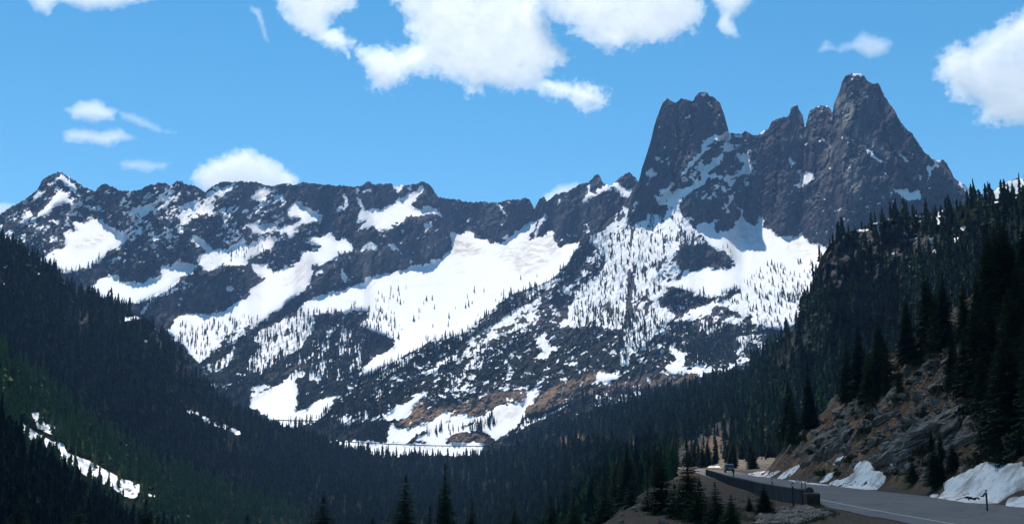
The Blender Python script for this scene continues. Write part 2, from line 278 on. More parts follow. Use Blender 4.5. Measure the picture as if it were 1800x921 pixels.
f2(H_, 1, (430, 650), (520, 600), (610, 595), (695, 600), (700, 560), (735, 490), (790, 475), (770, 510), (740, 545), (750, 580), (700, 630), (680, 690), (640, 740), (600, 790), (540, 830), (480, 860), (440, 840), (430, 800), (340, 790), (280, 800), (220, 810), (140, 830), (120, 900), (0, 940), (0, 760), (60, 720), (130, 670), (190, 660), (170, 700), (110, 740), (200, 720), (280, 690), (330, 690), (300, 730), (220, 770), (300, 750), (360, 700))
g2(H_, .62, (680, 700), (830, 680), (980, 600), (960, 630), (850, 690), (720, 740), (620, 800)); g2(H_, .62, (1190, 520), (1270, 560), (1340, 530), (1490, 515), (1480, 570), (1410, 570), (1310, 600), (1240, 590)); f2(H_, .85, (590, 495), (710, 482), (715, 502), (600, 505))
f2(G_, .97, (1110, 690), (1190, 620), (1290, 560), (1400, 505), (1395, 540), (1335, 590), (1290, 640), (1260, 690), (1200, 710), (1120, 710)); f2(G_, 1, (1130, 740), (1190, 760), (1290, 770), (1300, 800), (1230, 850), (1130, 870)); f2(G_, .9, (1300, 780), (1440, 720), (1500, 660), (1590, 660), (1560, 700), (1440, 760), (1340, 800), (1260, 870), (1180, 875)); f2(G_, .9, (1530, 740), (1640, 660), (1700, 660), (1640, 740), (1560, 790), (1500, 830), (1380, 850), (1300, 870), (1350, 820))
f2(G_, 1, (720, 855), (900, 865), (1100, 872), (1300, 875), (1530, 870), (1800, 880), (1800, 960), (1000, 960), (740, 900)); f2(G_, .75, (980, 720), (1060, 670), (1150, 640), (1160, 585), (1100, 690), (1010, 720)); f2(G_, .5, (780, 700), (980, 640), (1000, 700), (800, 760))
for o, v, uv in ((H_, .8, [(360, 520), (710, 500), (700, 590), (520, 592), (430, 640), (350, 635)]), (H_, 1, [(780, 540), (900, 470), (1080, 400), (1240, 350), (1290, 390), (1180, 440), (1050, 490), (830, 570)]),
                 (H_, .75, [(750, 550), (900, 540), (1150, 490), (1350, 450), (1800, 420), (1800, 455), (1330, 505), (980, 570), (760, 590)]), (H_, .9, [(680, 620), (760, 590), (980, 560), (960, 600), (800, 660), (690, 680)]),
                 (H_, .9, [(0, 660), (200, 600), (330, 560), (440, 640), (280, 720), (130, 740), (0, 750)]), (H_, .8, [(140, 850), (240, 800), (340, 800), (430, 850), (420, 890), (200, 895)]),
                 (H_, .4, [(330, 560), (360, 440), (520, 440), (710, 480), (360, 520)]), (N_, .6, [(300, 480), (480, 450), (900, 450), (640, 520), (0, 590), (0, 550)]),
                 (G_, 1, [(1200, 740), (1330, 590), (1380, 570), (1380, 650), (1500, 620), (1440, 700), (1300, 770)]), (G_, .8, [(1100, 690), (1380, 530), (1390, 545), (1120, 700)])):
    fill(Q(*o, *uv), B2, v)
# ------------------------------------------------------------------ canvases -> snow cover, slope, distance
def fnoise(lx, ly, rot, seed, p=0.9):
    r = np.random.default_rng(seed)
    w = np.fft.rfft2(r.standard_normal((CH, CW)))
    ky = np.fft.fftfreq(CH)[:, None] * 2 * np.pi; kx = np.fft.rfftfreq(CW)[None, :] * 2 * np.pi
    c, s = math.cos(rot), math.sin(rot)
    u = (c * kx + s * ky) * lx; v = (-s * kx + c * ky) * ly
    n = np.fft.irfft2(w / (1 + u * u + v * v) ** p, s=(CH, CW))
    return n / n.std()


N_vert = fnoise(1.7, 9, 0, 1)
N_diag = fnoise(7, 1.7, R_(-33), 2)
N_iso = fnoise(3.2, 2.2, R_(-15), 3)
N_fine = fnoise(1.3, 1.3, 0, 4, 0.75)
xs = np.arange(CW) - PAD + .5
PXX, PYY = np.meshgrid(np.arange(CW) - PAD + .5, np.arange(CH) - PAD + .5)


WX = 1.5 * fnoise(3.5, 3.5, 0, 61, .8) + 1.6 * fnoise(10, 6, R_(-30), 63, 1.0); WY = 1.5 * fnoise(3.5, 3.5, 0, 62, .8) + 1.2 * fnoise(10, 6, R_(-30), 64, 1.0)


def snow_cover(Fm, Vm, kd=0.6):
    Fm = sample(Fm, PXX + WX, PYY + WY)
    n = (0.55 * N_diag * kd + 0.75 * N_iso + 0.35 * N_fine)
    n = n / n.std()
    nv = 0.80 * N_vert + 0.22 * N_fine + .30 * N_diag + .45 * fnoise(16, 7, R_(-35), 88, 1.0); nv /= nv.std()
    V = np.clip(blur(Vm, 2), 0, 1)
    nn = n * (1 - V) + nv * V
    big = fnoise(14, 9, R_(-25), 9)
    val = blur(Fm, .7) * 1.06 + 0.225 * (1 - .5 * smooth(.85, .95, Fm)) * (nn + .35 * big) / 1.06 - 0.475
    lim = 0.5 - 0.43 * smooth(0.9, 1.0, Fm)          # whole snowfields hold together
    val = np.where(blur(Fm, 1.6) > 0.93, np.maximum(val, 0.06), val)
    return smooth(-0.03, 0.03, val), val


F1S = np.maximum(F1, .26 * blur(((PYY > np.interp(xs, *np.array(SKY1, float).T)) & (PYY < 480) & (PXX < 560)).astype(float), 8))
fill(Q(*T1, (420, 800), (700, 480), (830, 460), (1000, 520), (1000, 760), (900, 880), (800, 920), (300, 920)), F2, .27)
F2S = np.maximum(F2, .2 * blur(((PYY > 470) & (PYY < 700)).astype(float), 10))
S1, _ = snow_cover(F1S, V1, 1.0)
S2, _ = snow_cover(F2S, V2, 0.8)


def integrate(theta_deg, y_base, rho_base):
    """walk up each column of sight lines over ground of the given steepness"""
    jb = int(y_base + PAD)
    tz = ray(PXX, PYY)[2]
    tt = np.tan(np.radians(theta_deg))
    L = np.zeros((CH, CW))
    L[jb:] = np.log(rho_base)[None, :] if np.ndim(rho_base) else math.log(rho_base)
    d = tz[:-1] - tz[1:]
    for j in range(jb - 1, -1, -1):
        g = np.maximum(0.5 * (tt[j] + tt[j + 1]) - tz[j], 0.16)
        L[j] = L[j + 1] + d[j] / g
    return L



low1 = smooth(520, 640, PYY)
th1 = (58 - 21 * low1) * (1 - blur(np.clip(F1, 0, 1), 3.0)) + (30 - 4 * low1) * blur(np.clip(F1, 0, 1), 3.0)
L1 = integrate(th1, 800, np.interp(xs, [-90, 400, 700, 1200], [1750, 1800, 1800, 1950]))
low2 = smooth(400, 520, PYY) * smooth(2000, 1000, PXX + 0)
steep2 = smooth(400, 330, PYY)
b2 = blur(np.clip(F2, 0, 1), 3.0)
th2 = (56 - 20 * smooth(470, 560, PYY) + 4 * steep2) * (1 - b2) + (31 + 18 * steep2) * b2
L2 = integrate(th2, 850, np.interp(xs, [400, 900, 1300, 1800], [1500, 1450, 1500, 1600]))


def hblur(A, s):
    return blur_rows(A, s)


def ribs(L, S, amp, seed):
    rib = .7 * fnoise(7, 26, R_(14), seed, 0.75) + .6 * fnoise(14, 4, R_(-36), seed + 7, .75); fin = fnoise(2.4, 3, R_(-20), seed + 1, 0.62)
    big = fnoise(26, 60, R_(12), seed + 2, 1.2)
    Sm = blur(S, 1.5)
    L = hblur(L, 11) * .75 + .25 * L
    crack = -np.clip(np.abs(fnoise(2.2, 36, R_(6), seed + 9, .8)), 0, .5) * smooth(480, 420, PYY)
    rib = rib - 1.1 * crack + 1.0 * (.8 - np.abs(fnoise(9, 44, R_(9), seed + 12, .8))) + .5 * (.8 - np.abs(fnoise(22, 7, R_(-32), seed + 14, .9)))
    return blur(L, 1.8) + (1 - 0.92 * Sm) * amp * (0.42 * rib + 0.15 * fin) + amp * 1.3 * (1 - .9 * blur(Sm, 4)) * big + 0.00035 * Sm * fnoise(9, 22, R_(-10), 66, 1.2)


L1 = ribs(L1, F1, 0.0056, 21)
L2 = ribs(L2, F2, 0.0040, 31)
# the towers stand forward of the walls between them, with deep clefts
STEP_ = np.zeros((CH, CW))
fill([(1463, 190), (1452, 270), (1440, 330), (1418, 400), (1440, 470), (1720, 420), (1700, 345), (1640, 270), (1560, 180), (1535, 120), (1480, 120)], STEP_, 1.0)
fill([(1150, 150), (1225, 150), (1262, 160), (1283, 236), (1255, 256), (1200, 315), (1165, 345), (1125, 400), (1095, 400), (1120, 300)], STEP_, .7)
fill([(1422, 190), (1450, 182), (1462, 200), (1452, 270), (1436, 330), (1412, 330), (1416, 225)], STEP_, .35)
STEP_ = blur(STEP_, 1.6) * smooth(420, 330, PYY)
GRV = np.zeros((CH, CW))
for pl, wd in (([(1463, 196), (1455, 270), (1441, 330), (1424, 385)], 5), ([(1416, 222), (1412, 290), (1405, 350), (1398, 395)], 5), ([(1190, 180), (1193, 250), (1182, 330)], 3), ([(1216, 172), (1212, 230), (1198, 300)], 3.5), ([(1248, 170), (1255, 230)], 2.5), ([(1322, 240), (1327, 300), (1312, 372)], 4),
               ([(1368, 218), (1366, 300), (1360, 380)], 4), ([(1540, 150), (1556, 230), (1600, 330)], 3), ([(1497, 238), (1530, 262), (1566, 290)], 2.5), ([(1505, 160), (1500, 230), (1478, 340)], 3), ([(1345, 240), (1342, 320), (1335, 370)], 3), ([(1435, 200), (1432, 280), (1425, 340)], 2.5)):
    for (xa, ya), (xb, yb) in zip(pl[:-1], pl[1:]):
        fill([(xa - wd * .5, ya), (xa + wd * .5, ya), (xb + wd * .5, yb), (xb - wd * .5, yb)], GRV, 1.0)
GRV = sample(blur(GRV, 1.0), PXX + 1.5 * WX, PYY)
L2 = L2 - .020 * STEP_ + .010 * GRV
RHO = {"far": np.exp(L1), "tower": np.exp(L2)}
print("rho far ridge", [round(float(sample(RHO["far"], x, y))) for x, y in ((100, 310), (400, 325), (750, 325), (950, 355), (800, 500))])
print("rho towers", [round(float(sample(RHO["tower"], x, y))) for x, y in ((1180, 180), (1500, 140), (1300, 380), (1650, 300), (1100, 600), (900, 540))])


# forested hills: distance set between their foot and their crest
def hill(top, bot_y, rb, rt, power, seed, amp=0.012, cliff=False):
    tx, ty = np.array(top).T
    topy = np.interp(xs, tx, ty)
    t = np.clip((bot_y - PYY) / (bot_y - topy[None, :]), -0.2, 1.3)
    lb = np.log(np.interp(xs, *np.array(rb, float).T)); lt = np.log(np.interp(xs, *np.array(rt, float).T))
    tt = np.sign(t) * np.abs(t) ** power
    if cliff:
        w = (smooth(1385, 1430, xs) * smooth(1680, 1570, xs))[None, :]
        tt = tt * (1 - w) + np.interp(t, [-.2, 0, .52, 1, 1.3], [-.3, 0, .9, 1.0, 1.06]) * w
    L = lb[None, :] * (1 - tt) + lt[None, :] * tt
    L = L + amp * (0.6 * fnoise(10, 22, R_(5), seed, .85) + 1.0 * fnoise(30, 30, 0, seed + 1, 1.1))
    return np.exp(L)


TOP = {
    "upper": [(-90, 380), (-60, 405), (0, 434), (40, 455), (90, 480), (140, 518), (170, 528), (230, 548), (265, 573), (300, 603), (330, 638), (360, 676), (385, 702), (430, 733), (470, 752), (520, 762), (580, 785), (640, 800), (760, 812)],
    "lower": [(-90, 560), (0, 622), (60, 658), (120, 708), (180, 752), (240, 792), (300, 822), (400, 858), (480, 880), (560, 900)],
    "front": [(-90, 690), (0, 758), (60, 806), (120, 850), (180, 890), (230, 922), (280, 945), (330, 960), (420, 980)],
    "valley": [(360, 745), (480, 758), (560, 780), (600, 796), (640, 800), (680, 812), (720, 808), (780, 817), (830, 808), (880, 812), (905, 800), (930, 806), (1000, 808), (1060, 815), (1120, 820), (1200, 826)],
    "right": [(840, 815), (900, 800), (930, 775), (1000, 748), (1060, 725), (1140, 702), (1200, 687), (1280, 667), (1320, 647), (1360, 610), (1400, 575), (1418, 530), (1432, 490), (1442, 455), (1460, 428), (1480, 412), (1520, 398), (1570, 382), (1620, 376), (1680, 366), (1700, 358), (1740, 352), (1780, 345), (1800, 335), (1890, 290)],
}
RHO["upper"] = hill(TOP["upper"], 905, [(-90, 500), (0, 560), (300, 800), (480, 1000), (760, 1150)], [(-90, 820), (0, 880), (300, 1150), (480, 1280), (760, 1350)], 1.0, 41)
RHO["lower"] = hill(TOP["lower"], 950, [(-90, 330), (0, 360), (300, 560), (560, 800)], [(-90, 520), (0, 560), (300, 760), (560, 900)], 1.0, 43)
RHO["front"] = hill(TOP["front"], 985, [(-90, 230), (0, 240), (420, 400)], [(-90, 330), (0, 350), (420, 470)], 1.0, 45)
RHO["valley"] = hill(TOP["valley"], 985, [(360, 800), (700, 720), (900, 560), (1050, 330), (1200, 250)], [(360, 1270), (700, 1400), (900, 1200), (1060, 640), (1200, 380)], 1.0, 47, 0.006)
RHO["right"] = hill(TOP["right"], 850, [(840, 1450), (900, 1280), (1000, 860), (1060, 660), (1120, 500), (1180, 420), (1240, 355), (1320, 325), (1480, 310), (1890, 290)], [(840, 1500), (900, 1420), (1000, 1280), (1200, 1100), (1320, 930), (1400, 700), (1450, 610), (1600, 600), (1800, 480), (1890, 420)], 0.85, 49, 0.016, True)

# snow and bare rock on the forested hills
FH = {k: np.zeros((CH, CW)) for k in TOP}; BH = {k: np.zeros((CH, CW)) for k in TOP}
K_ = (0, 600); X_ = (1380, 300)
for uv, v in (([(85, 400), (130, 420), (200, 465), (270, 505), (320, 510), (340, 560), (450, 600), (540, 650), (620, 690), (710, 720), (710, 750), (680, 795), (620, 780), (560, 730), (510, 715), (440, 680), (360, 630), (300, 590), (240, 545), (200, 510), (140, 490), (90, 430)], .88),
              ([(155, 355), (230, 360), (210, 400), (290, 430), (260, 470), (190, 440)], .8), ([(0, 185), (20, 190), (40, 350), (0, 340)], .6),
              ([(50, 60), (220, 220), (200, 240), (80, 180)], .42), ([(730, 760), (800, 780), (760, 790)], .7), ([(420, 350), (550, 430), (540, 445), (430, 380)], .5), ([(590, 490), (720, 550), (640, 530)], .45)):
    fill(Q(*K_, *uv, s=2.869), FH["lower"], v)
for uv, v in (([(0, 700), (60, 690), (70, 720), (0, 740)], .5), ([(410, 810), (470, 830), (440, 840)], .9), ([(370, 795), (400, 800), (390, 810)], .8), ([(20, 830), (110, 820), (100, 860), (20, 870)], .62), ([(240, 745), (290, 760), (270, 775)], .8)):
    fill(Q(*A_, *uv), FH["upper"], v)
for uv, v in (([(240, 345), (270, 310), (330, 310), (350, 300), (400, 310), (370, 325), (290, 335)], .95), ([(405, 480), (430, 465), (445, 485)], .95), ([(285, 460), (350, 475), (340, 490)], .5)):
    fill(Q(*D_, *uv), FH["upper"], v)
for uv, v in (([(900, 280), (960, 330), (1060, 390), (1200, 440), (1230, 480), (1120, 440), (1000, 400), (930, 350)], .5), ([(1170, 440), (1220, 455), (1190, 475)], .9)):
    fill(Q(*K_, *uv, s=2.869), FH["upper"], v)
for uv, v in (([(520, 455), (560, 440), (635, 440), (600, 460)], 1), ([(645, 392), (690, 372), (740, 395), (700, 410)], .97), ([(750, 360), (790, 350), (800, 370)], 1), ([(845, 370), (890, 355), (885, 375), (850, 385)], 1), ([(820, 330), (870, 320), (960, 325), (1060, 345), (1050, 355), (940, 340)], .97),
              ([(985, 375), (1030, 375), (1075, 400), (1050, 410)], .95), ([(1080, 350), (1130, 340), (1160, 370), (1180, 400), (1130, 405), (1120, 370)], .97), ([(1150, 310), (1190, 295), (1180, 330), (1205, 355), (1150, 345)], .97), ([(875, 460), (940, 480), (1005, 465), (1000, 485), (920, 490)], .9), ([(910, 530), (940, 510), (1010, 495), (960, 530)], .9),
              ([(1090, 500), (1130, 500), (1110, 555), (1090, 545)], .9), ([(1310, 430), (1370, 405), (1390, 440), (1330, 455)], .75), ([(1105, 600), (1130, 590), (1140, 625), (1115, 625)], .95), ([(790, 630), (830, 605), (850, 625)], .85), ([(845, 590), (880, 585), (910, 598)], .9), ([(820, 760), (860, 745), (850, 765)], .9), ([(890, 740), (940, 690), (960, 720)], .6),
              ([(1480, 245), (1520, 238), (1630, 228), (1600, 240), (1520, 255)], .97), ([(1685, 200), (1740, 195), (1745, 205)], .97), ([(1420, 380), (1480, 375), (1470, 390)], .8), ([(1180, 510), (1320, 500), (1320, 550), (1180, 530)], .5), ([(430, 490), (470, 480), (440, 505)], .9), ([(540, 900), (580, 900), (560, 912)], .9), ([(650, 545), (690, 530), (680, 545)], .8)):
    fill(Q(*X_, *uv, s=4.283), FH["right"], v)
fill([(1330, 617), (1345, 610), (1340, 622)], FH["right"], .8); fill([(1308, 752), (1316, 748), (1314, 756)], FH["right"], 1)
for uv, v in (([(10, 310), (60, 330), (80, 400), (60, 420), (0, 330)], .8), ([(440, 400), (500, 400), (560, 540), (520, 560)], .75), ([(540, 600), (700, 600), (830, 700), (800, 760), (640, 720)], .7), ([(380, 480), (450, 520), (440, 640), (380, 600)], .55)):
    fill(Q(*D_, *uv), BH["upper"], v)
fill(Q(0, 420, (120, 200), (250, 170), (320, 300), (270, 330), (180, 260), s=1.838), BH["upper"], .6)
for uv, v in (([(330, 600), (420, 500), (560, 440), (760, 400), (1000, 420), (1150, 480), (1200, 560), (1040, 640), (920, 660), (880, 760), (700, 900), (200, 940)], .85),):
    fill(Q(*X_, *uv, s=4.283), BH["right"], v)
fill(Q(*N_, (1420, 60), (1700, 0), (1700, 200), (1450, 420), (1200, 520), (1080, 480), (1300, 330)), BH["right"], .5)
fill([(1050, 800), (1110, 775), (1190, 770), (1215, 790), (1180, 815), (1060, 815)], BH["valley"], .8)
fill([(1130, 790), (1200, 780), (1260, 740), (1290, 740), (1280, 790), (1330, 790), (1350, 800), (1340, 850), (1120, 850)], BH["right"], .62)
fill([(1205, 806), (1228, 785), (1252, 764), (1274, 768), (1266, 796), (1300, 806), (1290, 822), (1205, 822)], BH["right"], .95)
for poly in ([(1050, 805), (1080, 780), (1140, 770), (1120, 790)],):
    fill(poly, BH["right"], .9)
fill([(975, 770), (1010, 758), (1040, 770), (1000, 785)], BH["right"], .9); fill([(935, 755), (968, 758), (960, 775), (940, 775)], BH["right"], .8)
SH = {}
for k in TOP:
    n = 0.7 * N_iso + 0.5 * N_fine + .3 * N_vert; n /= n.std()
    v = blur(FH[k], 1.1) + 0.2 * n - 0.5
    v = np.where(FH[k] > .9, np.maximum(v, 0.05), v)
    SH[k] = smooth(-.03, .03, v) * (FH[k] > 0.2) 


# ------------------------------------------------------------------ mesh helpers
def mesh_from(name, verts, faces_flat, nper, mat=None, smooth_shade=True):
    me = bpy.data.meshes.new(name)
    nf = len(faces_flat) // nper
    me.vertices.add(len(verts)); me.vertices.foreach_set("co", np.ascontiguousarray(verts, np.float32).ravel())
    me.loops.add(nf * nper); me.loops.foreach_set("vertex_index", np.ascontiguousarray(faces_flat, np.int32))
    me.polygons.add(nf)
    me.polygons.foreach_set("loop_start", np.arange(0, nf * nper, nper, dtype=np.int32))
    me.polygons.foreach_set("loop_total", np.full(nf, nper, np.int32))
    me.update(calc_edges=True)
    me.polygons.foreach_set("use_smooth", np.full(nf, smooth_shade, bool))
    if mat is not None:
        me.materials.append(mat)
    return me


def add_attr(me, name, vals):
    a = me.attributes.new(name, "FLOAT", "POINT")
    a.data.foreach_set("value", np.ascontiguousarray(vals, np.float32).ravel())


def grid_mesh(name, V, attrs, mat):
    nr, nc = V.shape[:2]
    idx = np.arange(nr * nc).reshape(nr, nc)
    f = np.stack([idx[:-1, :-1], idx[:-1, 1:], idx[1:, 1:], idx[1:, :-1]], -1).reshape(-1)
    me = mesh_from(name, V.reshape(-1, 3), f, 4, mat)
    for k, v in attrs.items():
        add_attr(me, k, v)
    return me


def link(name, me, parent=None, label=None, cat=None, group=None, kind=None, loc=None, rotz=0.0):
    o = bpy.data.objects.new(name, me)
    COL.objects.link(o)
    if parent is not None:
        o.parent = parent
    if loc is not None:
        o.location = loc
    o.rotation_euler = (0, 0, rotz)
    tag(o, label, cat, group, kind)
    return o


def tag(o, label=None, cat=None, group=None, kind=None):
    if label: o["label"] = label
    if cat: o["category"] = cat
    if group: o["group"] = group
    if kind: o["kind"] = kind


# ------------------------------------------------------------------ materials
class MatB:
    def __init__(self, name):
        self.m = bpy.data.materials.new(name); self.m.use_nodes = True
        self.nt = self.m.node_tree; self.nt.nodes.clear()
        self.out = self.nt.nodes.new("ShaderNodeOutputMaterial")

    def n(self, typ, **kw):
        nd = self.nt.nodes.new(typ)
        for k, v in kw.items():
            if k.startswith("i_"):
                key = k[2:]
                key = int(key) if key.isdigit() else key.replace("_", " ")
                nd.inputs[key].default_value = v
            else:
                setattr(nd, k, v)
        return nd

    def l(self, a, b):
        self.nt.links.new(a, b)

    def attr(self, name):
        return self.n("ShaderNodeAttribute", attribute_name=name).outputs["Fac"]

    def noise(self, scale, detail=4, rough=.55, vec=None, dist=0.0):
        nd = self.n("ShaderNodeTexNoise", i_Scale=scale, i_Detail=detail, i_Roughness=rough, i_Distortion=dist)
        if vec is None:
            vec = self.n("ShaderNodeTexCoord").outputs["Object"]
        self.l(vec, nd.inputs["Vector"])
        return nd.outputs["Fac"]

    def stretch(self, sx, sy, sz, rot=(0, 0, 0)):
        tc = self.n("ShaderNodeTexCoord"); mp = self.n("ShaderNodeMapping")
        mp.inputs["Scale"].default_value = (sx, sy, sz); mp.inputs["Rotation"].default_value = rot
        self.l(tc.outputs["Object"], mp.inputs["Vector"])
        return mp.outputs["Vector"]

    def ramp(self, fac, *stops):
        nd = self.n("ShaderNodeValToRGB")
        el = nd.color_ramp.elements
        while len(el) < len(stops): el.new(0.5)
        for e, (p, c) in zip(el, stops):
            e.position = p; e.color = (*c, 1) if len(c) == 3 else c
        self.l(fac, nd.inputs["Fac"])
        return nd.outputs["Color"]

    def mix(self, fac, a, b):
        nd = self.n("ShaderNodeMix", data_type="RGBA")
        for s, v in ((nd.inputs[0], fac), (nd.inputs[6], a), (nd.inputs[7], b)):
            if isinstance(v, (tuple, list)): s.default_value = (*v, 1)
            elif isinstance(v, (int, float)): s.default_value = v
            else: self.l(v, s)
        return nd.outputs[2]

    def math(self, op, a, b=None, c=None):
        nd = self.n("ShaderNodeMath", operation=op)
        for i, v in enumerate((a, b, c)):
            if v is None: continue
            if isinstance(v, (int, float)): nd.inputs[i].default_value = v
            else: self.l(v, nd.inputs[i])
        return nd.outputs[0]

    def sharp(self, v, lo, hi):
        nd = self.n("ShaderNodeMapRange", interpolation_type="SMOOTHSTEP")
        nd.inputs[1].default_value = lo; nd.inputs[2].default_value = hi
        self.l(v, nd.inputs[0])
        return nd.outputs[0]

    def done(self, color, rough=0.9, bump=None, bstr=0.5, bdist=1.0, metal=0.0, spec=0.2):
        p = self.n("ShaderNodeBsdfPrincipled")
        p.inputs["Metallic"].default_value = metal
        p.inputs["Specular IOR Level"].default_value = spec
        if isinstance(color, (tuple, list)): p.inputs["Base Color"].default_value = (*color, 1)
        else: self.l(color, p.inputs["Base Color"])
        if isinstance(rough, (int, float)): p.inputs["Roughness"].default_value = rough
        else: self.l(rough, p.inputs["Roughness"])
        if bump is not None:
            b = self.n("ShaderNodeBump"); b.inputs["Strength"].default_value = bstr; b.inputs["Distance"].default_value = bdist
            self.l(bump, b.inputs["Height"]); self.l(b.outputs[0], p.inputs["Normal"])
        self.l(p.outputs[0], self.out.inputs["Surface"])
        return self.m


ROCK_A, ROCK_B = (0.042, 0.042, 0.050), (0.125, 0.117, 0.118)


def mountain_mat(name):
    b = MatB(name)
    n1 = b.noise(0.012, 6, .6); n2 = b.noise(1.0, 5, .65, b.stretch(0.05, 0.05, 0.012)); n3 = b.noise(0.16, 4, .6)
    rock = b.ramp(n2, (0.32, ROCK_A), (0.55, (0.074, 0.071, 0.077)), (0.75, ROCK_B))
    warm = b.mix(b.sharp(n1, .5, .7), rock, (0.115, 0.083, 0.066))
    rock = b.mix(0.4, rock, warm)
    n5 = b.noise(1.0, 4, .6, b.stretch(0.14, 0.14, 0.006)); rock = b.mix(b.math('MULTIPLY', b.sharp(n5, .56, .68), .6), rock, (.022, .022, .028))
    brown = b.ramp(n3, (0.3, (0.10, 0.065, 0.045)), (0.6, (0.24, 0.165, 0.115)), (0.8, (0.32, 0.25, 0.19)))
    pale = b.mix(b.attr("pale"), rock, b.ramp(n3, (.35, (.17, .16, .138)), (.7, (.34, .315, .27))))
    col = b.mix(b.attr("brown"), pale, brown)
    dirt = b.sharp(b.noise(1.0, 4, .6, b.stretch(0.02, 0.02, 0.007)), .55, .8)
    veg = b.ramp(n3, (.3, (.012, .016, .013)), (.6, (.026, .030, .022)), (.85, (.06, .056, .05)))
    col = b.mix(b.math("MULTIPLY", b.attr("veg"), b.math("SUBTRACT", 1.0, b.attr("brown"))), col, veg)
    streak = b.sharp(b.noise(1.0, 5, .65, b.stretch(0.05, 0.05, 0.012, (0, R_(25), 0))), .40, .62)
    dm = b.math("MAXIMUM", b.math("MULTIPLY", dirt, .30), b.math("MULTIPLY", b.attr("dirt"), streak))
    snow = b.mix(dm, (0.86, 0.86, 0.87), (0.52, 0.44, 0.38))
    s = b.sharp(b.attr("snow"), .3, .7)
    col = b.mix(s, col, snow)
    h = b.math("MULTIPLY", b.math("ADD", b.noise(0.12, 6, .65), b.math("MULTIPLY", n2, 1.4)), b.math("SUBTRACT", 1.0, b.math("MULTIPLY", s, .93)))
    return b.done(col, 1.0, h, 0.5, 7.0, spec=0.0)


def hill_mat(name):
    b = MatB(name)
    n3 = b.noise(0.35, 5, .6); n4 = b.noise(1.0, 4, .6, b.stretch(.12, .12, .3, (R_(25), R_(20), 0)))
    floor = b.ramp(n3, (.3, (.006, .010, .006)), (.7, (.014, .018, .010)))
    rock = b.ramp(n4, (.3, (.018, .018, .020)), (.52, (.046, .045, .046)), (.74, (.15, .143, .138)))
    warm = b.ramp(n4, (.3, (.05, .034, .025)), (.6, (.14, .10, .075)), (.8, (.26, .225, .20)))
    rock = b.mix(b.attr("warm"), rock, warm)
    col = b.mix(b.sharp(b.math("ADD", b.attr("rock"), b.math("MULTIPLY", b.math("SUBTRACT", n3, .5), .9)), .35, .65), floor, rock)
    s = b.sharp(b.attr("snow"), .3, .7)
    col = b.mix(s, col, (0.84, 0.85, 0.87))
    h = b.math("MULTIPLY", n4, b.math("SUBTRACT", 1.0, b.math("MULTIPLY", s, .9)))
    return b.done(col, 1.0, h, 0.9, 2.5, spec=0.0)


MAT_MTN = mountain_mat("mountain_rock_and_snow")
MAT_HILL = hill_mat("forest_floor_and_rock")

# pale rock (traced); the big tower's sunlit left face is put into its colour
PALE = np.zeros((CH, CW))
fill(Q(*T2, (455, 260), (500, 200), (560, 190), (600, 260), (620, 380), (720, 470), (800, 560), (860, 640), (800, 620), (690, 560), (590, 470), (560, 360), (470, 380)), PALE, 1.0)
fill(Q(*T2, (420, 480), (460, 330), (560, 380), (600, 600), (640, 800), (660, 900), (600, 930), (560, 800), (520, 640), (440, 640), (330, 920), (300, 960)), PALE, .5)
fill(Q(*T2, (500, 640), (620, 650), (680, 800), (640, 930), (560, 930)), PALE, .4)
fill(Q(*T1, (1200, 480), (1280, 420), (1340, 430), (1400, 400), (1480, 420), (1440, 500), (1300, 520)), PALE, .3)
fill(Q(*B_, (850, 640), (960, 560), (1180, 500), (1300, 560), (1540, 480), (1580, 600), (1300, 700), (1200, 740), (1000, 800), (880, 780)), PALE, .35)
PALE = blur(PALE, 4) * np.clip(0.75 + 0.5 * fnoise(4, 14, R_(10), 77), 0, 1.4)


def relief(name, rho, top, bot, x0, x1, dx, nrows, attrs, mat, jag=0.0, seed=0, back=True, label=None, cat=None):
    cx = np.arange(x0, x1 + .01, dx)
    tx, ty = np.array(sorted(top)).T if False else np.array(top).T
    topy = np.interp(cx, np.maximum.accumulate(tx), ty)
    if jag:
        topy = topy + jag * (1.3 * fbm(cx / 9.0, cx * 0 + 3.3, seed, 3) + 1.0 * vnoise(cx / 2.6, cx * 0 + 9.1, seed + 5))
    boty = np.full_like(cx, bot) if np.ndim(bot) == 0 else np.interp(cx, *np.array(bot, float).T)
    t = np.linspace(0, 1, nrows)[:, None]
    PX = np.broadcast_to(cx, (nrows, len(cx))); PY = boty + (topy - boty) * t
    rr = sample(rho, PX, PY)
    V = at(PX, PY, rr)
    at_ = {k: sample(C, PX, PY) for k, C in attrs.items()}
    if back:
        topv = V[-1]; rt = rr[-1]; dxr, dyr, _ = ray(cx, topy)
        rows = []
        for fr, fz in ((1.012, .012), (1.05, .10), (1.14, .40), (1.3, 1.0)):
            z = topv[:, 2] - fz * np.maximum(topv[:, 2] + 120, 40)
            rows.append(np.stack([dxr * rt * fr, dyr * rt * fr, z], -1))
        V = np.concatenate([V, np.array(rows)], 0)
        at_ = {k: np.concatenate([v, np.repeat(v[-1:] * (1 if k != "snow" else 1), 4, 0)], 0) for k, v in at_.items()}
    me = grid_mesh(name, V, at_, mat)
    return link(name, me, label=label, cat=cat, kind="structure")


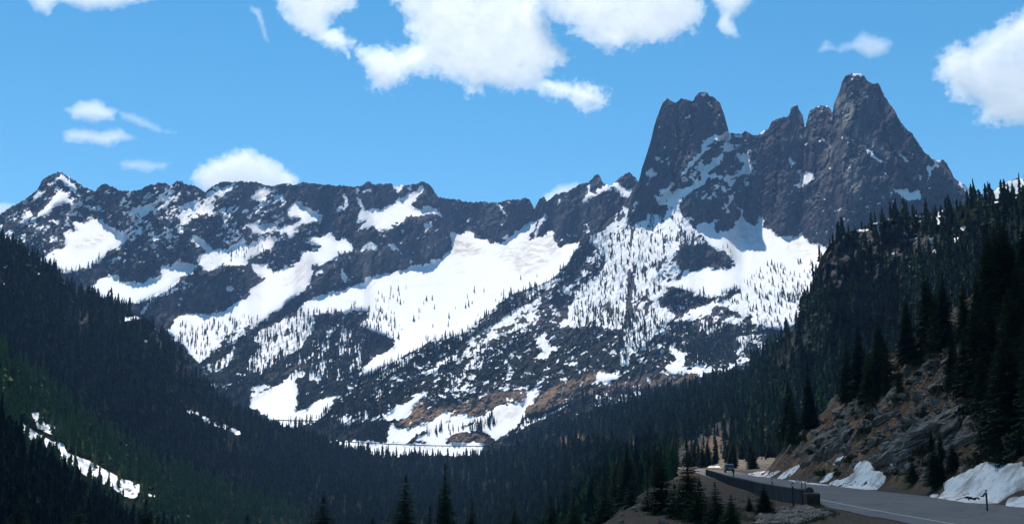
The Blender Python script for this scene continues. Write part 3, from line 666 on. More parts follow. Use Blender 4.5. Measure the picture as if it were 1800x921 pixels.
DIRT = np.zeros((CH, CW))
for o_, v_, uv_ in ((A_, .7, [(520, 560), (640, 500), (760, 480), (700, 560), (560, 600)]), (C_, .85, [(170, 490), (300, 540), (420, 610), (300, 640), (180, 640)]), (C_, .7, [(460, 620), (700, 530), (900, 480), (960, 600), (760, 760), (680, 780), (560, 680)]), (B_, .55, [(400, 800), (560, 660), (600, 700), (520, 860), (400, 880)]), (M_, .55, [(900, 330), (1000, 220), (1120, 230), (1160, 320), (1130, 420), (1060, 360), (950, 360)]), (M_, .4, [(1300, 360), (1440, 320), (1560, 420), (1400, 470)]), (H_, .5, [(430, 650), (600, 600), (690, 610), (640, 700), (500, 760)])):
    fill(Q(*o_, *uv_), DIRT, v_)
DIRT = blur(DIRT, 4)
VEG1 = smooth(545, 600, PYY + 12 * N_iso) * smooth(400, 330, PXX * 0)
VEG2 = np.clip(smooth(545, 610, PYY + 14 * N_iso) * .9 + 0 * PXX, 0, 1)
relief("mountain_ridge", RHO["far"], SKY1, 805, -85, 1185, 1.3, 380, {"snow": S1, "brown": blur(B1, 2), "pale": PALE, "dirt": DIRT, "veg": VEG1}, MAT_MTN, 1.6, 3,
       label="long dark rock ridge with snow bowls across the valley", cat="mountain")
relief("mountain_towers", RHO["tower"], SKY2, 850, 432, 1870, 1.3, 470, {"snow": S2, "brown": blur(B2, 1.5), "pale": PALE, "dirt": DIRT, "veg": VEG2}, MAT_MTN, 1.1, 13,
       label="steep dark granite towers above a snow field and a wooded spur", cat="mountain")
hill_defs = {"upper": ("hillside", -85, 760, 905, "shaded wooded hillside with rock outcrops below the far ridge"),
             "lower": ("hillside", -85, 560, 950, "wooded spur with a narrow strip of snow along its gully"),
             "front": ("hillside", -85, 420, 985, "dark forested slope in front of the snow gully"),
             "valley": ("valley_ground", 365, 1200, 985, "forested valley floor below the mountains"),
             "right": ("hillside", 840, 1885, 850, "wooded hillside with a broken cliff above the road")}
for k, (nm, x0, x1, bot, lab) in hill_defs.items():
    rk = blur(BH[k], 4)
    wm = np.clip(blur((BH[k] > .85).astype(float) * smooth(720, 760, PYY), 3), 0, 1)
    relief(nm, RHO[k], TOP[k], bot, x0, x1, 2.2, 190, {"snow": SH[k], "rock": rk, "warm": wm}, MAT_HILL, 0.8, 60, label=lab, cat="hillside")
# ------------------------------------------------------------------ near ground: road bench, bank, cut slope
ROAD = np.array([(29.0, -80), (29.0, 20), (29.2, 56), (29.8, 75), (31.0, 95), (31.8, 115), (33.2, 145), (36.0, 175), (39.5, 205), (42.8, 230), (45.2, 258), (45.6, 285), (45.2, 315), (46.5, 350), (51, 390), (57, 430)], float) * np.array((.985, 1))


def catmull(P, per=12):
    out = []
    Q4 = np.vstack([2 * P[0] - P[1], P, 2 * P[-1] - P[-2]])
    for i in range(1, len(Q4) - 2):
        p0, p1, p2, p3 = Q4[i - 1:i + 3]
        for t in np.linspace(0, 1, per, endpoint=False):
            out.append(.5 * (2 * p1 + (p2 - p0) * t + (2 * p0 - 5 * p1 + 4 * p2 - p3) * t * t + (3 * p1 - p0 - 3 * p2 + p3) * t ** 3))
    out.append(P[-1])
    return np.array(out)


RC = catmull(ROAD)
RT = np.gradient(RC, axis=0); RT /= np.linalg.norm(RT, axis=1)[:, None]
RN = np.stack([RT[:, 1], -RT[:, 0]], 1)           # to the right of travel away from the camera


_ang = np.arctan2(RT[:, 0], RT[:, 1])


def road_d(x, y):
    """signed distance from the centre line (right positive); the road runs steadily away from the viewer"""
    cx = np.interp(y, RC[:, 1], RC[:, 0]); an = np.interp(y, RC[:, 1], _ang)
    return (x - cx) * np.cos(an), None


def LEFT(y):
    return np.interp(y, [-80, 56, 82, 100, 114, 140, 160, 200, 300], [8.6, 8.3, 8.0, 7.2, 6.6, 5.0, 4.5, 4.4, 4.4])


def near_parts(x, y):
    d, k = road_d(x, y)
    fade = np.clip(y - 203, 0, None)
    dd = d - 6.3 - fade * 0.8 - 2.2 * fbm(x / 22, y / 22, 5, 2) * smooth(7, 16, d)
    up = np.where(dd > 0, dd, 0)
    slope = np.where(up < 18, 0.95 * up, 17.1 + .66 * (up - 18)) * smooth(0, 3, up) ** .3
    # strata: ledges and slabs running up the slope
    ua = x * 0.94 + y * 0.34; va = -x * 0.34 + y * 0.94
    wx = 2.5 * fbm(x / 9, y / 9, 13, 3); 
    led = fbm((ua + wx) / 9, (va + wx) / 2.8, 11, 5, .6)
    led = .55 * led + .45 * (np.floor(led * 5 + .5 * vnoise(x / 3, y / 3, 15)) / 5)
    chunk = np.abs(fbm(x / 4.5, y / 4.5, 23, 5, .6))
    rough = smooth(.5, 6, up) * (1.5 * led + 2.0 * chunk + .5 * np.abs(fbm(x / 1.2, y / 1.2, 29, 3, .6)))
    # left of the road: shoulder, then the fill bank
    edge = np.interp(y, [-60, 20, 64, 100, 150, 200, 240, 300], [25.0, 24.5, 24.0, 18.2, 13.0, 7.6, 6.4, 6.2])
    edge = edge + 1.6 * fbm(x / 7, y / 7, 37, 3)
    e = -d - edge
    bank = -np.where(e > 0, e, 0) * 0.82 * smooth(0, 5, np.where(e > 0, e, 0)) ** .35
    bank = bank + smooth(0, 4, e) * (.7 * fbm(x / 3, y / 3, 41, 4) + .3 * np.abs(fbm(x / .9, y / .9, 43, 2)))
    bank = np.maximum(bank, -95 - 0.05 * e)
    sh = smooth(0, 3, -d - LEFT(y)) * (-.45 + .18 * fbm(x / 4, y / 4, 47, 4) + .06 * fbm(x / .7, y / .7, 49, 2))
    rr = np.hypot(x, y)
    mound = 1.9 * smooth(46, 12, rr)
    far_up = np.clip(y - 262, 0, 200) * 0.0
    rise = np.where(d > 6.5, np.clip(d - 7, 0, 60), 0) * 0.75 * smooth(240, 262, y) * smooth(45, 75, x + (y - 250) * 0.4)
    h = slope + rough + bank + sh * smooth(6, 0, np.maximum(e, 0)) + mound + far_up
    # beyond the bend the wooded hill begins
    hill_toe = np.where(d > 0, np.clip(d - 9, 0, 40), 0) * smooth(246, 275, y) * .10 * (1 - smooth(0, 2, up))
    h = h + hill_toe + smooth(9, 16, d) * smooth(246, 275, y) * (1.6 * np.abs(fbm(x / 6, y / 6, 53, 4, .6)))
    return h, d, up, e, led, chunk


def near_h(x, y):
    return near_parts(np.asarray(x, float), np.asarray(y, float))[0]


def hits(pts, r0=25, r1=420, n=380):
    """where sight lines through photo pixels meet the near ground"""
    pts = np.array(pts, float)
    dx, dy, tz = ray(pts[:, 0], pts[:, 1])
    rho = np.exp(np.linspace(math.log(r0), math.log(r1), n))
    X = dx[:, None] * rho; Y = dy[:, None] * rho; Zr = EYE[2] + tz[:, None] * rho
    H = near_h(X, Y)
    under = Zr < H
    i = np.where(under.any(1), under.argmax(1), n - 1)
    i0 = np.maximum(i - 1, 0); j = np.arange(len(pts))
    a = (Zr - H)[j, i0]; b = (H - Zr)[j, i]
    f = np.clip(a / np.maximum(a + b, 1e-6), 0, 1)
    r = rho[i0] * (1 - f) + rho[i] * f
    x = dx * r; y = dy * r
    return np.stack([x, y, near_h(x, y)], 1)


def near_mat():
    b = MatB("near_ground")
    n1 = b.noise(0.9, 6, .65); n2 = b.noise(1.0, 5, .6, b.stretch(.5, 1.6, 1.6, (0, 0, R_(20)))); n3 = b.noise(5.5, 4, .7); n4 = b.noise(.12, 3, .5)
    soil = b.ramp(n1, (.3, (.085, .052, .032)), (.5, (.19, .12, .07)), (.72, (.29, .20, .13)))
    soil = b.mix(b.sharp(b.noise(.22, 5, .65), .45, .62), b.mix(.62, soil, (.045, .030, .020)), soil)
    stone = b.ramp(n2, (.3, (.065, .056, .048)), (.55, (.15, .13, .11)), (.8, (.26, .235, .205)))
    gravel = b.ramp(n3, (.25, (.038, .030, .023)), (.5, (.085, .068, .052)), (.78, (.17, .145, .115)))
    gravel = b.mix(b.sharp(n4, .4, .65), gravel, b.mix(.5, gravel, (.10, .078, .055)))
    rm = b.sharp(b.math("ADD", b.attr("rock"), b.math("MULTIPLY", b.math("SUBTRACT", n2, .5), 1.4)), .50, .72)
    col = b.mix(rm, soil, stone)
    col = b.mix(b.attr("gravel"), col, gravel)
    veg = b.ramp(n3, (.3, (.012, .018, .008)), (.7, (.045, .06, .02)))
    vm = b.sharp(b.math("ADD", b.attr("green"), b.math("MULTIPLY", b.math("SUBTRACT", n1, .5), 1.2)), .45, .65)
    col = b.mix(vm, col, veg)
    h = b.math("ADD", b.math("MULTIPLY", n2, .8), b.math("MULTIPLY", n3, .35))
    return b.done(col, 1.0, h, 1.0, .35, spec=.03)


def near_ground():
    az = np.radians(np.concatenate([np.linspace(-75, -27, 60, endpoint=False), np.linspace(-27, 31, 620, endpoint=False), np.linspace(31, 75, 60)]))
    rho = np.exp(np.linspace(math.log(2.0), math.log(425), 1000))
    X = np.sin(az)[None, :] * rho[:, None]; Y = np.cos(az)[None, :] * rho[:, None]
    h, d, up, e, led, chunk = near_parts(X, Y)
    # sink the sheet under the next hills at its far rim
    V = np.stack([X, Y, h], -1)
    rock = np.clip(smooth(-.05, .35, led) * .9 + smooth(.25, .5, chunk) * .4, 0, 1) * smooth(0, 2, up)
    rock = np.maximum(rock, smooth(0, 3, e) * .30)
    gravel = smooth(2, 0, up) * smooth(7, 2, e)
    hx = smooth(236, 262, Y) * smooth(8, 12, d)
    green = smooth(22, 60, up) * .35 + .36 * smooth(3, 12, e) + .42 * smooth(.1, .5, fbm(X / 3, Y / 3, 61, 3)) * smooth(1, 3, -d - LEFT(Y)) * smooth(3, -1, e) + .2 * hx
    rock = np.maximum(rock, hx * .95)
    me = grid_mesh("ground", V, {"rock": rock, "gravel": gravel * (1 - hx), "green": green}, near_mat())
    link("ground", me, label="gravel shoulder, fill bank and brown rocky cut slope by the road", cat="ground", kind="structure")


near_ground()

# a wide base sheet out to the horizon, under everything
bm = bmesh.new()
NB = 48
ringv = []
for rr_, zz in ((1.0, -130), (900, -130), (5000, -150), (40000, -160)):
    ringv.append([bm.verts.new((rr_ * math.cos(2 * math.pi * i / NB), rr_ * math.sin(2 * math.pi * i / NB), zz)) for i in range(NB)])
bm.faces.new(ringv[0])
for a, b_ in zip(ringv[:-1], ringv[1:]):
    for i in range(NB):
        bm.faces.new((a[i], b_[i], b_[(i + 1) % NB], a[(i + 1) % NB]))
me = bpy.data.meshes.new("terrain"); bm.to_mesh(me); bm.free()
mb = MatB("terrain_floor")
me.materials.append(mb.done(mb.ramp(mb.noise(.02, 5, .6), (.3, (.02, .025, .015)), (.7, (.06, .06, .04))), .95))
link("terrain", me, label="dark valley floor beneath the hills", cat="terrain", kind="structure")


# ------------------------------------------------------------------ the road
def ribbon(d0, d1, k0, k1, z, nseg=10, taper=None, step=1):
    ks = np.arange(k0, k1, step)
    rows = []
    for s in np.linspace(0, 1, nseg + 1):
        dl = d0 + (d1 - d0) * s
        p = RC[ks] + RN[ks] * (dl if np.ndim(dl) == 0 else dl[:, None])
        rows.append(np.stack([p[:, 0], p[:, 1], np.full(len(ks), z) + np.clip(p[:, 1] - 262, 0, 200) * 0.0], -1))
    return np.array(rows)


def asphalt():
    b = MatB("asphalt")
    tc = b.n("ShaderNodeTexCoord").outputs["Object"]
    n1 = b.noise(.25, 4, .6); n2 = b.noise(14, 3, .7); n3 = b.noise(1.0, 5, .6, b.stretch(1.2, .05, 1), .3)
    base = b.ramp(b.math("ADD", b.math("MULTIPLY", n1, .55), b.math("MULTIPLY", n2, .45)), (.3, (.095, .090, .086)), (.7, (.17, .163, .155)))
    base = b.mix(b.math("MULTIPLY", b.sharp(n3, .52, .75), .35), base, (.06, .062, .066))
    vor = b.n("ShaderNodeTexVoronoi", feature="DISTANCE_TO_EDGE", i_Scale=.16); wv = b.n("ShaderNodeTexNoise", i_Scale=.6, i_Detail=3.0)
    add = b.n("ShaderNodeVectorMath", operation="ADD"); sc = b.n("ShaderNodeVectorMath", operation="SCALE"); sc.inputs["Scale"].default_value = 3.0
    b.l(tc, wv.inputs["Vector"]); b.l(wv.outputs["Color"], sc.inputs[0]); b.l(tc, add.inputs[0]); b.l(sc.outputs[0], add.inputs[1]); b.l(add.outputs[0], vor.inputs["Vector"])
    crack = b.n("ShaderNodeMapRange", i_1=0.0, i_2=.012); b.l(vor.outputs["Distance"], crack.inputs[0])
    col = b.mix(crack.outputs[0], (.03, .031, .033), base)
    return b.done(col, .85, n2, .4, .02, spec=.3)


NR = len(RC)
wig = 0.35 * fbm(RC[:, 0] / 3, RC[:, 1] / 3, 71, 3)
road_rows = ribbon(-LEFT(RC[:, 1]) + .2 + wig, 5.4 + 0 * wig, 0, NR, 0.03)
link("road", grid_mesh("road", road_rows[::-1], {}, asphalt()), label="grey two-lane mountain road curving away below the cut slope", cat="road", kind="structure")
pm = MatB("road_paint")
paint = pm.done(pm.ramp(pm.noise(3, 4, .7), (.3, (.30, .30, .29)), (.6, (.62, .62, .60))), .7)
fl = np.interp(RC[:, 1], [-80, 56, 94, 115, 160, 400], [6.1, 6.0, 5.4, 4.6, 3.4, 3.4])
fog = ribbon(-fl - .07, -fl + .07, 0, NR, 0.036, 1)
link("road_marking", grid_mesh("road_marking", fog[::-1], {}, paint), label="thin white edge line along the near side of the road", cat="road marking", kind="structure")
# ------------------------------------------------------------------ conifers
def foliage_mat(name, use_attr, lo, mid, hi):
    b = MatB(name)
    if use_attr:
        f = b.attr("tint")
    else:
        f = b.n("ShaderNodeObjectInfo").outputs["Random"]
        f = b.math("ADD", b.math("MULTIPLY", f, .6), b.math("MULTIPLY", b.noise(1.0, 3, .6, b.stretch(9, 9, 9)), .5))
    col = b.ramp(f, (.1, lo), (.5, mid), (.95, hi))
    return b.done(col, .8, spec=.08)


MAT_FAR = foliage_mat("conifer_needles_far", True, (.006, .012, .010), (.016, .033, .017), (.062, .112, .032))
MAT_NEAR = foliage_mat("conifer_needles", False, (.012, .021, .012), (.027, .043, .019), (.054, .070, .025))
bb = MatB("bark"); MAT_BARK = bb.done(bb.ramp(bb.noise(6, 4, .6), (.3, (.035, .026, .02)), (.7, (.10, .08, .065))), .95)


def far_tree(seed, tiers=7, ring=7, rad=.19, bare=.08):
    r = np.random.default_rng(seed); v = []; f = []
    for k in range(tiers):
        a = k / tiers
        z1 = bare + (1 - bare) * (a + 1.75 / tiers); z1 = min(z1, 1.0)
        z0 = bare + (1 - bare) * a
        R = rad * (1 - a * .93) ** .85 * r.uniform(.8, 1.15)
        ph = r.uniform(0, 6.28); b0 = len(v)
        v.append((r.normal(0, .006), r.normal(0, .006), z1))
        for i in range(ring):
            q = R * (r.uniform(.95, 1.25) if i % 2 else r.uniform(.35, .75)); an = ph + 2 * math.pi * i / ring
            v.append((q * math.cos(an), q * math.sin(an), z0 + r.uniform(-.045, .035)))
        for i in range(ring):
            f.append((b0, b0 + 1 + i, b0 + 1 + (i + 1) % ring))
    b0 = len(v)                                    # stem
    for i in range(3):
        an = i * 2.09; v.append((.018 * math.cos(an), .018 * math.sin(an), -.12))
    v.append((0, 0, .5))
    for i in range(3): f.append((b0 + i, b0 + (i + 1) % 3, b0 + 3))
    return np.array(v), np.array(f)


FAR = [far_tree(i, tiers=r_, rad=w) for i, (r_, w) in enumerate([(7, .17), (8, .15), (6, .19), (8, .13), (7, .20), (9, .16)])]
SNAG = [far_tree(50 + i, tiers=9, ring=5, rad=w, bare=.15) for i, w in enumerate((.055, .075, .095))]


def plant_all(name, P, H, wid, tint, kinds, protos, mat, label, cat):
    vs, fs, ts = [], [], []; off = 0
    for k, (pv, pf) in enumerate(protos):
        m = kinds == k; n = int(m.sum())
        if not n: continue
        an = rng.uniform(0, 6.28, n); c, s = np.cos(an), np.sin(an)
        h = H[m]; w = h * wid[m]
        lx = rng.normal(0, .02, n); ly = rng.normal(0, .02, n)
        X = pv[None, :, 0] * w[:, None]; Y = pv[None, :, 1] * w[:, None]; Zz = pv[None, :, 2] * h[:, None]
        V = np.stack([X * c[:, None] - Y * s[:, None] + lx[:, None] * Zz, X * s[:, None] + Y * c[:, None] + ly[:, None] * Zz, Zz], -1) + P[m][:, None, :]
        fs.append((pf[None] + (np.arange(n) * len(pv))[:, None, None] + off).reshape(-1)); off += n * len(pv)
        vs.append(V.reshape(-1, 3))
        ts.append(np.clip(np.repeat(tint[m], len(pv)) + rng.normal(0, .10, n * len(pv)), 0, 1))
    me = mesh_from(name, np.concatenate(vs), np.concatenate(fs), 3, mat, False)
    add_attr(me, "tint", np.concatenate(ts))
    return link(name, me, label=label, cat=cat, kind="stuff")


def scatter(dens, layer, hmin, hmax, r=None):
    """dens: canvas of trees per square photo pixel"""
    n = rng.poisson(np.clip(dens, 0, None))
    j, i = np.nonzero(n)
    rep = n[j, i]; j = np.repeat(j, rep); i = np.repeat(i, rep)
    px = i - PAD + rng.random(len(i)); py = j - PAD + rng.random(len(i))
    rho = sample(RHO[layer], px, py)
    P = at(px, py, rho); P[:, 2] -= .3
    H = rng.uniform(hmin, hmax, len(px)) * rng.choice([1, 1, 1.25, .7], len(px))
    if layer == 'right': H = H * np.clip(rho / 800, .6, 1)
    return P, H, px, py, rho


def band(top, dy0, dy1, x0, x1, dens):
    C = np.zeros((CH, CW)); ty = np.interp(xs, *np.array(top, float).T)
    m = (PYY > ty + dy0) & (PYY < ty + dy1) & (PXX > x0) & (PXX < x1)
    C[m] = dens
    return C


def region(top, bot, x0, x1):
    ty = np.interp(xs, *np.array(top, float).T)
    return ((PYY > ty) & (PYY < bot) & (PXX > x0) & (PXX < x1)).astype(float)


forest = []            # (P, H, wid, tint, px, rho)
clump = np.clip(.9 + .35 * fnoise(14, 10, 0, 301, 1.0), .15, 2)
def hole(k, reach=13):
    M = FH[k].copy()
    for j in range(1, reach): M[j:] = np.maximum(M[j:], FH[k][:-j])
    return np.clip(1 - 1.1 * blur(M, 1.5), 0.03, 1) * np.clip(1 - .95 * blur(BH[k], 3), 0.14, 1)


def add(P, H, px, py, rho, wid=(.85, 1.25), tint=(.15, .75), tb=0.0):
    n = len(H)
    forest.append((P, H, rng.uniform(*wid, n), np.clip(rng.uniform(*tint, n) + tb, 0, 1), px, py, rho))


add(*scatter(region(TOP["upper"], 900, -70, 760) * clump * hole("upper") / 27, "upper", 9, 15), tint=(.1, .6))
add(*scatter(band(TOP["upper"], 0, 6, -70, 700, 1 / 34.), "upper", 9, 15), tint=(.1, .5))
add(*scatter(region(TOP["lower"], 940, -70, 560) * clump * hole("lower", 22) / 38, "lower", 7, 11), tint=(.5, 1.0), tb=.28)  # brighter tint: the sunlit look of this spur is put into its needle colour
add(*scatter(region(TOP["front"], 985, -70, 420) * clump / 45, "front", 5, 9), tint=(.05, .5))
add(*scatter(region(TOP["valley"], 985, 370, 1190) * clump * hole("valley") / 24, "valley", 10, 16), tint=(.1, .7))
add(*scatter(band(TOP["valley"], -2, 5, 370, 1190, 1 / 16.), "valley", 9, 17), tint=(.1, .6))
add(*scatter(band(TOP["valley"], 1, 12, 560, 950, 1 / 170.) * (N_iso > -.2), "valley", 14, 23), wid=(.7, 1.0), tint=(.1, .5))
rt_reg = region(TOP["right"], 850, 845, 1880)
add(*scatter(rt_reg * clump * hole("right") / 30 * smooth(1900, 1000, PXX * .4 + 700), "right", 9, 15), tint=(.1, .7))
add(*scatter(band(TOP["right"], 0, 70, 860, 1340, 1 / 60.) + band(TOP["right"], 0, 8, 840, 1420, 1 / 30.), "right", 9, 15))
add(*scatter(band(TOP["right"], -1, 6, 1440, 1880, 1 / 95.), "right", 4, 8), wid=(.8, 1.1), tint=(0, .4))
add(*scatter(rt_reg * smooth(1240, 1330, PXX) * smooth(640, 700, PYY) * hole("right") / 90, "right", 9, 14), tint=(.4, 1))


def poly_dens(plist):
    C = np.zeros((CH, CW))
    for poly, d in plist: fill(poly, C, d)
    return C


mt = poly_dens([(Q(*E_, (420, 380), (700, 280), (880, 250), (860, 420), (760, 520), (560, 480), (430, 430)), 1 / 120), (Q(*E_, (880, 320), (1080, 260), (1060, 420), (900, 520)), 1 / 240),
                (Q(*E_, (130, 420), (600, 420), (830, 520), (830, 640), (560, 720), (300, 900), (0, 920), (0, 830)), 1 / 45),
                (Q(*E_, (700, 660), (1000, 560), (1480, 150), (1800, 180), (1700, 300), (1250, 600), (760, 800)), 1 / 420),
                (Q(*D_, (580, 380), (900, 330), (1300, 280), (1560, 180), (1600, 400), (1300, 620), (900, 720), (700, 560)), 1 / 60), (Q(*D_, (1080, 560), (1260, 380), (1300, 420), (1200, 700)), 1 / 22),
                (Q(*A_, (300, 690), (430, 740), (640, 720), (700, 650), (760, 650), (660, 740), (430, 780)), 1 / 35), (Q(*A_, (640, 880), (900, 990), (1130, 930), (1420, 720), (1440, 740), (1180, 960), (1000, 1020), (700, 960)), 1 / 22),
                (Q(*B_, (0, 600), (330, 560), (320, 600), (120, 690), (0, 690)), 1 / 70), (Q(*G_, (80, 260), (200, 180), (560, 260), (620, 330), (200, 470), (60, 480)), 1 / 40), (Q(*G_, (600, 60), (960, 130), (1150, 190), (960, 330), (780, 450), (600, 420)), 1 / 26),
                (Q(*G_, (0, 360), (180, 480), (140, 640), (0, 640)), 1 / 24), (Q(*G_, (490, 500), (620, 500), (640, 560), (500, 650)), 1 / 22), (Q(*G_, (700, 620), (1100, 700), (1100, 760), (700, 790), (340, 730), (560, 720)), 1 / 26)])
p = scatter(mt, "far", 9, 15)
keep = p[3] > np.interp(p[2], *np.array(SKY1, float).T)
mtn = [tuple(a[keep] for a in p)]
ms = poly_dens([(Q(*M_, (-160, 320), (0, 290), (200, 230), (440, 150), (640, 180), (740, 340), (560, 380), (430, 560), (480, 690), (300, 760), (0, 800), (-200, 820)), 1 / 75),
                (Q(*M_, (470, 660), (640, 690), (880, 705), (1060, 600), (1180, 500), (1530, 480), (1520, 640), (1520, 760), (1400, 900), (1280, 950), (1080, 900), (980, 790), (760, 760), (640, 840), (540, 860)), 1 / 60), (Q(*M_, (1280, 690), (1480, 720), (1440, 770), (1300, 750)), 1 / 14), (Q(*M_, (480, 720), (720, 720), (800, 750), (640, 830), (540, 850)), 1 / 18),
                (Q(*M_, (720, 320), (940, 430), (930, 380), (800, 350)), 1 / 80),
                (Q(*N_, (-180, 40), (0, 0), (500, 80), (360, 260), (160, 420), (140, 200), (-160, 200)), 1 / 28), (Q(*N_, (400, 180), (540, 110), (960, 130), (960, 360), (700, 400), (560, 300), (400, 300)), 1 / 16), (Q(*N_, (950, 170), (1060, 110), (1300, 170), (1200, 260), (1060, 330), (960, 260)), 1 / 22),
                (Q(*E_, (560, 890), (780, 780), (950, 710), (1250, 580), (1420, 440), (1600, 310), (1800, 240), (1800, 330), (1560, 470), (1380, 560), (1200, 720), (980, 850), (700, 920)), 1 / 24),
                (Q(*H_, (0, 220), (270, 110), (300, 160), (200, 230), (0, 330)), 1 / 16), (Q(*H_, (0, 400), (200, 250), (560, 100), (700, 60), (760, 150), (400, 400), (0, 600)), 1 / 70), (Q(*H_, (370, 720), (470, 680), (500, 740), (420, 790), (300, 780)), 1 / 20),
                (Q(*H_, (0, 760), (300, 770), (100, 830), (0, 820)), 1 / 50), (Q(*H_, (560, 860), (700, 700), (980, 600), (1190, 500), (1800, 460), (1800, 560), (1100, 620), (760, 860)), 1 / 24),
                (Q(*G_, (990, 740), (1120, 740), (1120, 860), (900, 860)), 1 / 12), (Q(*G_, (700, 700), (1000, 640), (1000, 740), (760, 800)), 1 / 40), (Q(*G_, (560, 880), (640, 700), (800, 560), (1000, 480), (1380, 500), (1100, 680), (760, 880)), 1 / 30),
                (Q(*C_, (720, 900), (1000, 700), (1040, 760), (900, 920)), 1 / 40)])
p = scatter(ms, "tower", 8, 14)
keep = p[3] > np.interp(p[2], *np.array([(x, y) for x, y in SKY2 if x < 1130] + [(1900, 200)], float).T)
mtn.append(tuple(a[keep] for a in p))
p = scatter(band([(x, y) for x, y in SKY2 if x < 1060] + [(1061, 390), (1900, 390)], 0, 4, 600, 1060, 1 / 22.), "tower", 7, 13)
mtn.append(p)
Pm = np.concatenate([a[0] for a in mtn]); Hm = np.concatenate([a[1] for a in mtn]); nm_ = len(Hm)
print("mountain trees", nm_)
plant_all("subalpine_forest", Pm, Hm * .85, rng.uniform(.7, 1.25, nm_), rng.uniform(.05, .5, nm_), rng.integers(0, 6, nm_) + 3 * (rng.random(nm_) < .45).astype(int), FAR + SNAG, MAT_FAR,
          "scattered dark conifers dotting the snow of the far mountain slopes", "mountain trees")


# near conifers: real branches
def crown_mesh(name, seed, rad=.17, whorls=30, bare=.06, sparse=1.0):
    r = np.random.default_rng(seed); v = []; f = []
    for k in range(whorls):
        t = bare + (1 - bare) * ((k + r.uniform(-.3, .3)) / whorls); t = min(max(t, bare), .985)
        nb = max(4, int(round((9.5 - 4 * t) * sparse)))
        ph = r.uniform(0, 6.28)
        for i in range(nb):
            R = rad * ((1 - t) ** .82) * r.uniform(.55, 1.18) + .006
            an = ph + 2 * math.pi * i / nb + r.normal(0, .22)
            ca, sa = math.cos(an), math.sin(an)
            droop = r.uniform(.15, .5) + .25 * (1 - t)
            m = 5; W = R * r.uniform(.36, .56)
            pts = []
            for q in np.linspace(0, 1, m + 1):
                pts.append(np.array((ca * R * q, sa * R * q, t + R * (.18 * q - droop * q * q + .16 * q ** 4))))
            side = np.array((-sa, ca, 0))
            for q in range(m):
                w = W * (1.05 - .8 * q / m) * r.uniform(.7, 1.25)
                mid = .5 * (pts[q] + pts[q + 1]) + (pts[q + 1] - pts[q]) * r.uniform(.2, .8)
                b0 = len(v)
                dz = r.uniform(-.3, -.02) * w
                v += [tuple(pts[q]), tuple(pts[q + 1]), tuple(mid + side * w + (0, 0, dz)), tuple(mid - side * w + (0, 0, dz * r.uniform(.5, 1.5))), tuple(mid + np.array((0, 0, -w * r.uniform(.35, .8))))]
                f += [(b0, b0 + 1, b0 + 2), (b0, b0 + 3, b0 + 1), (b0, b0 + 4, b0 + 1)]
    for i in range(5):                             # leader
        b0 = len(v); an = i * 1.26
        v += [(0, 0, 1.0), (.011 * math.cos(an), .011 * math.sin(an), .93), (.011 * math.cos(an + 1.3), .011 * math.sin(an + 1.3), .92)]; f.append((b0, b0 + 1, b0 + 2))
    return mesh_from(name, np.array(v), np.array(f).reshape(-1), 3, MAT_NEAR, False)


def trunk_mesh(name, seed):
    r = np.random.default_rng(seed); v = []; f = []; ns = 7; lv = [(-.06, .021), (.0, .017), (.1, .0145), (.35, .011), (.65, .006), (.97, .0012)]
    for z, rd in lv:
        for i in range(ns): v.append((rd * math.cos(i * 6.283 / ns) * r.uniform(.9, 1.1), rd * math.sin(i * 6.283 / ns) * r.uniform(.9, 1.1), z))
    for a in range(len(lv) - 1):
        for i in range(ns): f.append((a * ns + i, a * ns + (i + 1) % ns, (a + 1) * ns + (i + 1) % ns, (a + 1) * ns + i))
    return mesh_from(name, np.array(v), np.array(f).reshape(-1), 4, MAT_BARK)


CROWNS = [crown_mesh("crown", 200 + i, rad=w, sparse=s, whorls=n) for i, (w, s, n) in enumerate([(.18, 1.15, 62), (.20, 1.25, 56), (.16, 1.1, 64), (.22, 1.25, 54), (.19, 1.0, 54), (.26, 1.4, 48)])]
TRUNKS = [trunk_mesh("trunk", 300 + i) for i in range(2)]


def conifer(P, H, wid, label, group=None, var=None, name="conifer"):
    o = bpy.data.objects.new(name, None); COL.objects.link(o); o.location = Vector(P); o.empty_display_size = .5
    o.rotation_euler = (rng.normal(0, .015), rng.normal(0, .015), rng.uniform(0, 6.28)); o.scale = (H * wid, H * wid, H)
    tag(o, label, "tree", group)
    link("crown", CROWNS[int(rng.integers(0, 6)) if var is None else var], o)
    link("trunk", TRUNKS[int(rng.integers(0, 2))], o)
    return o


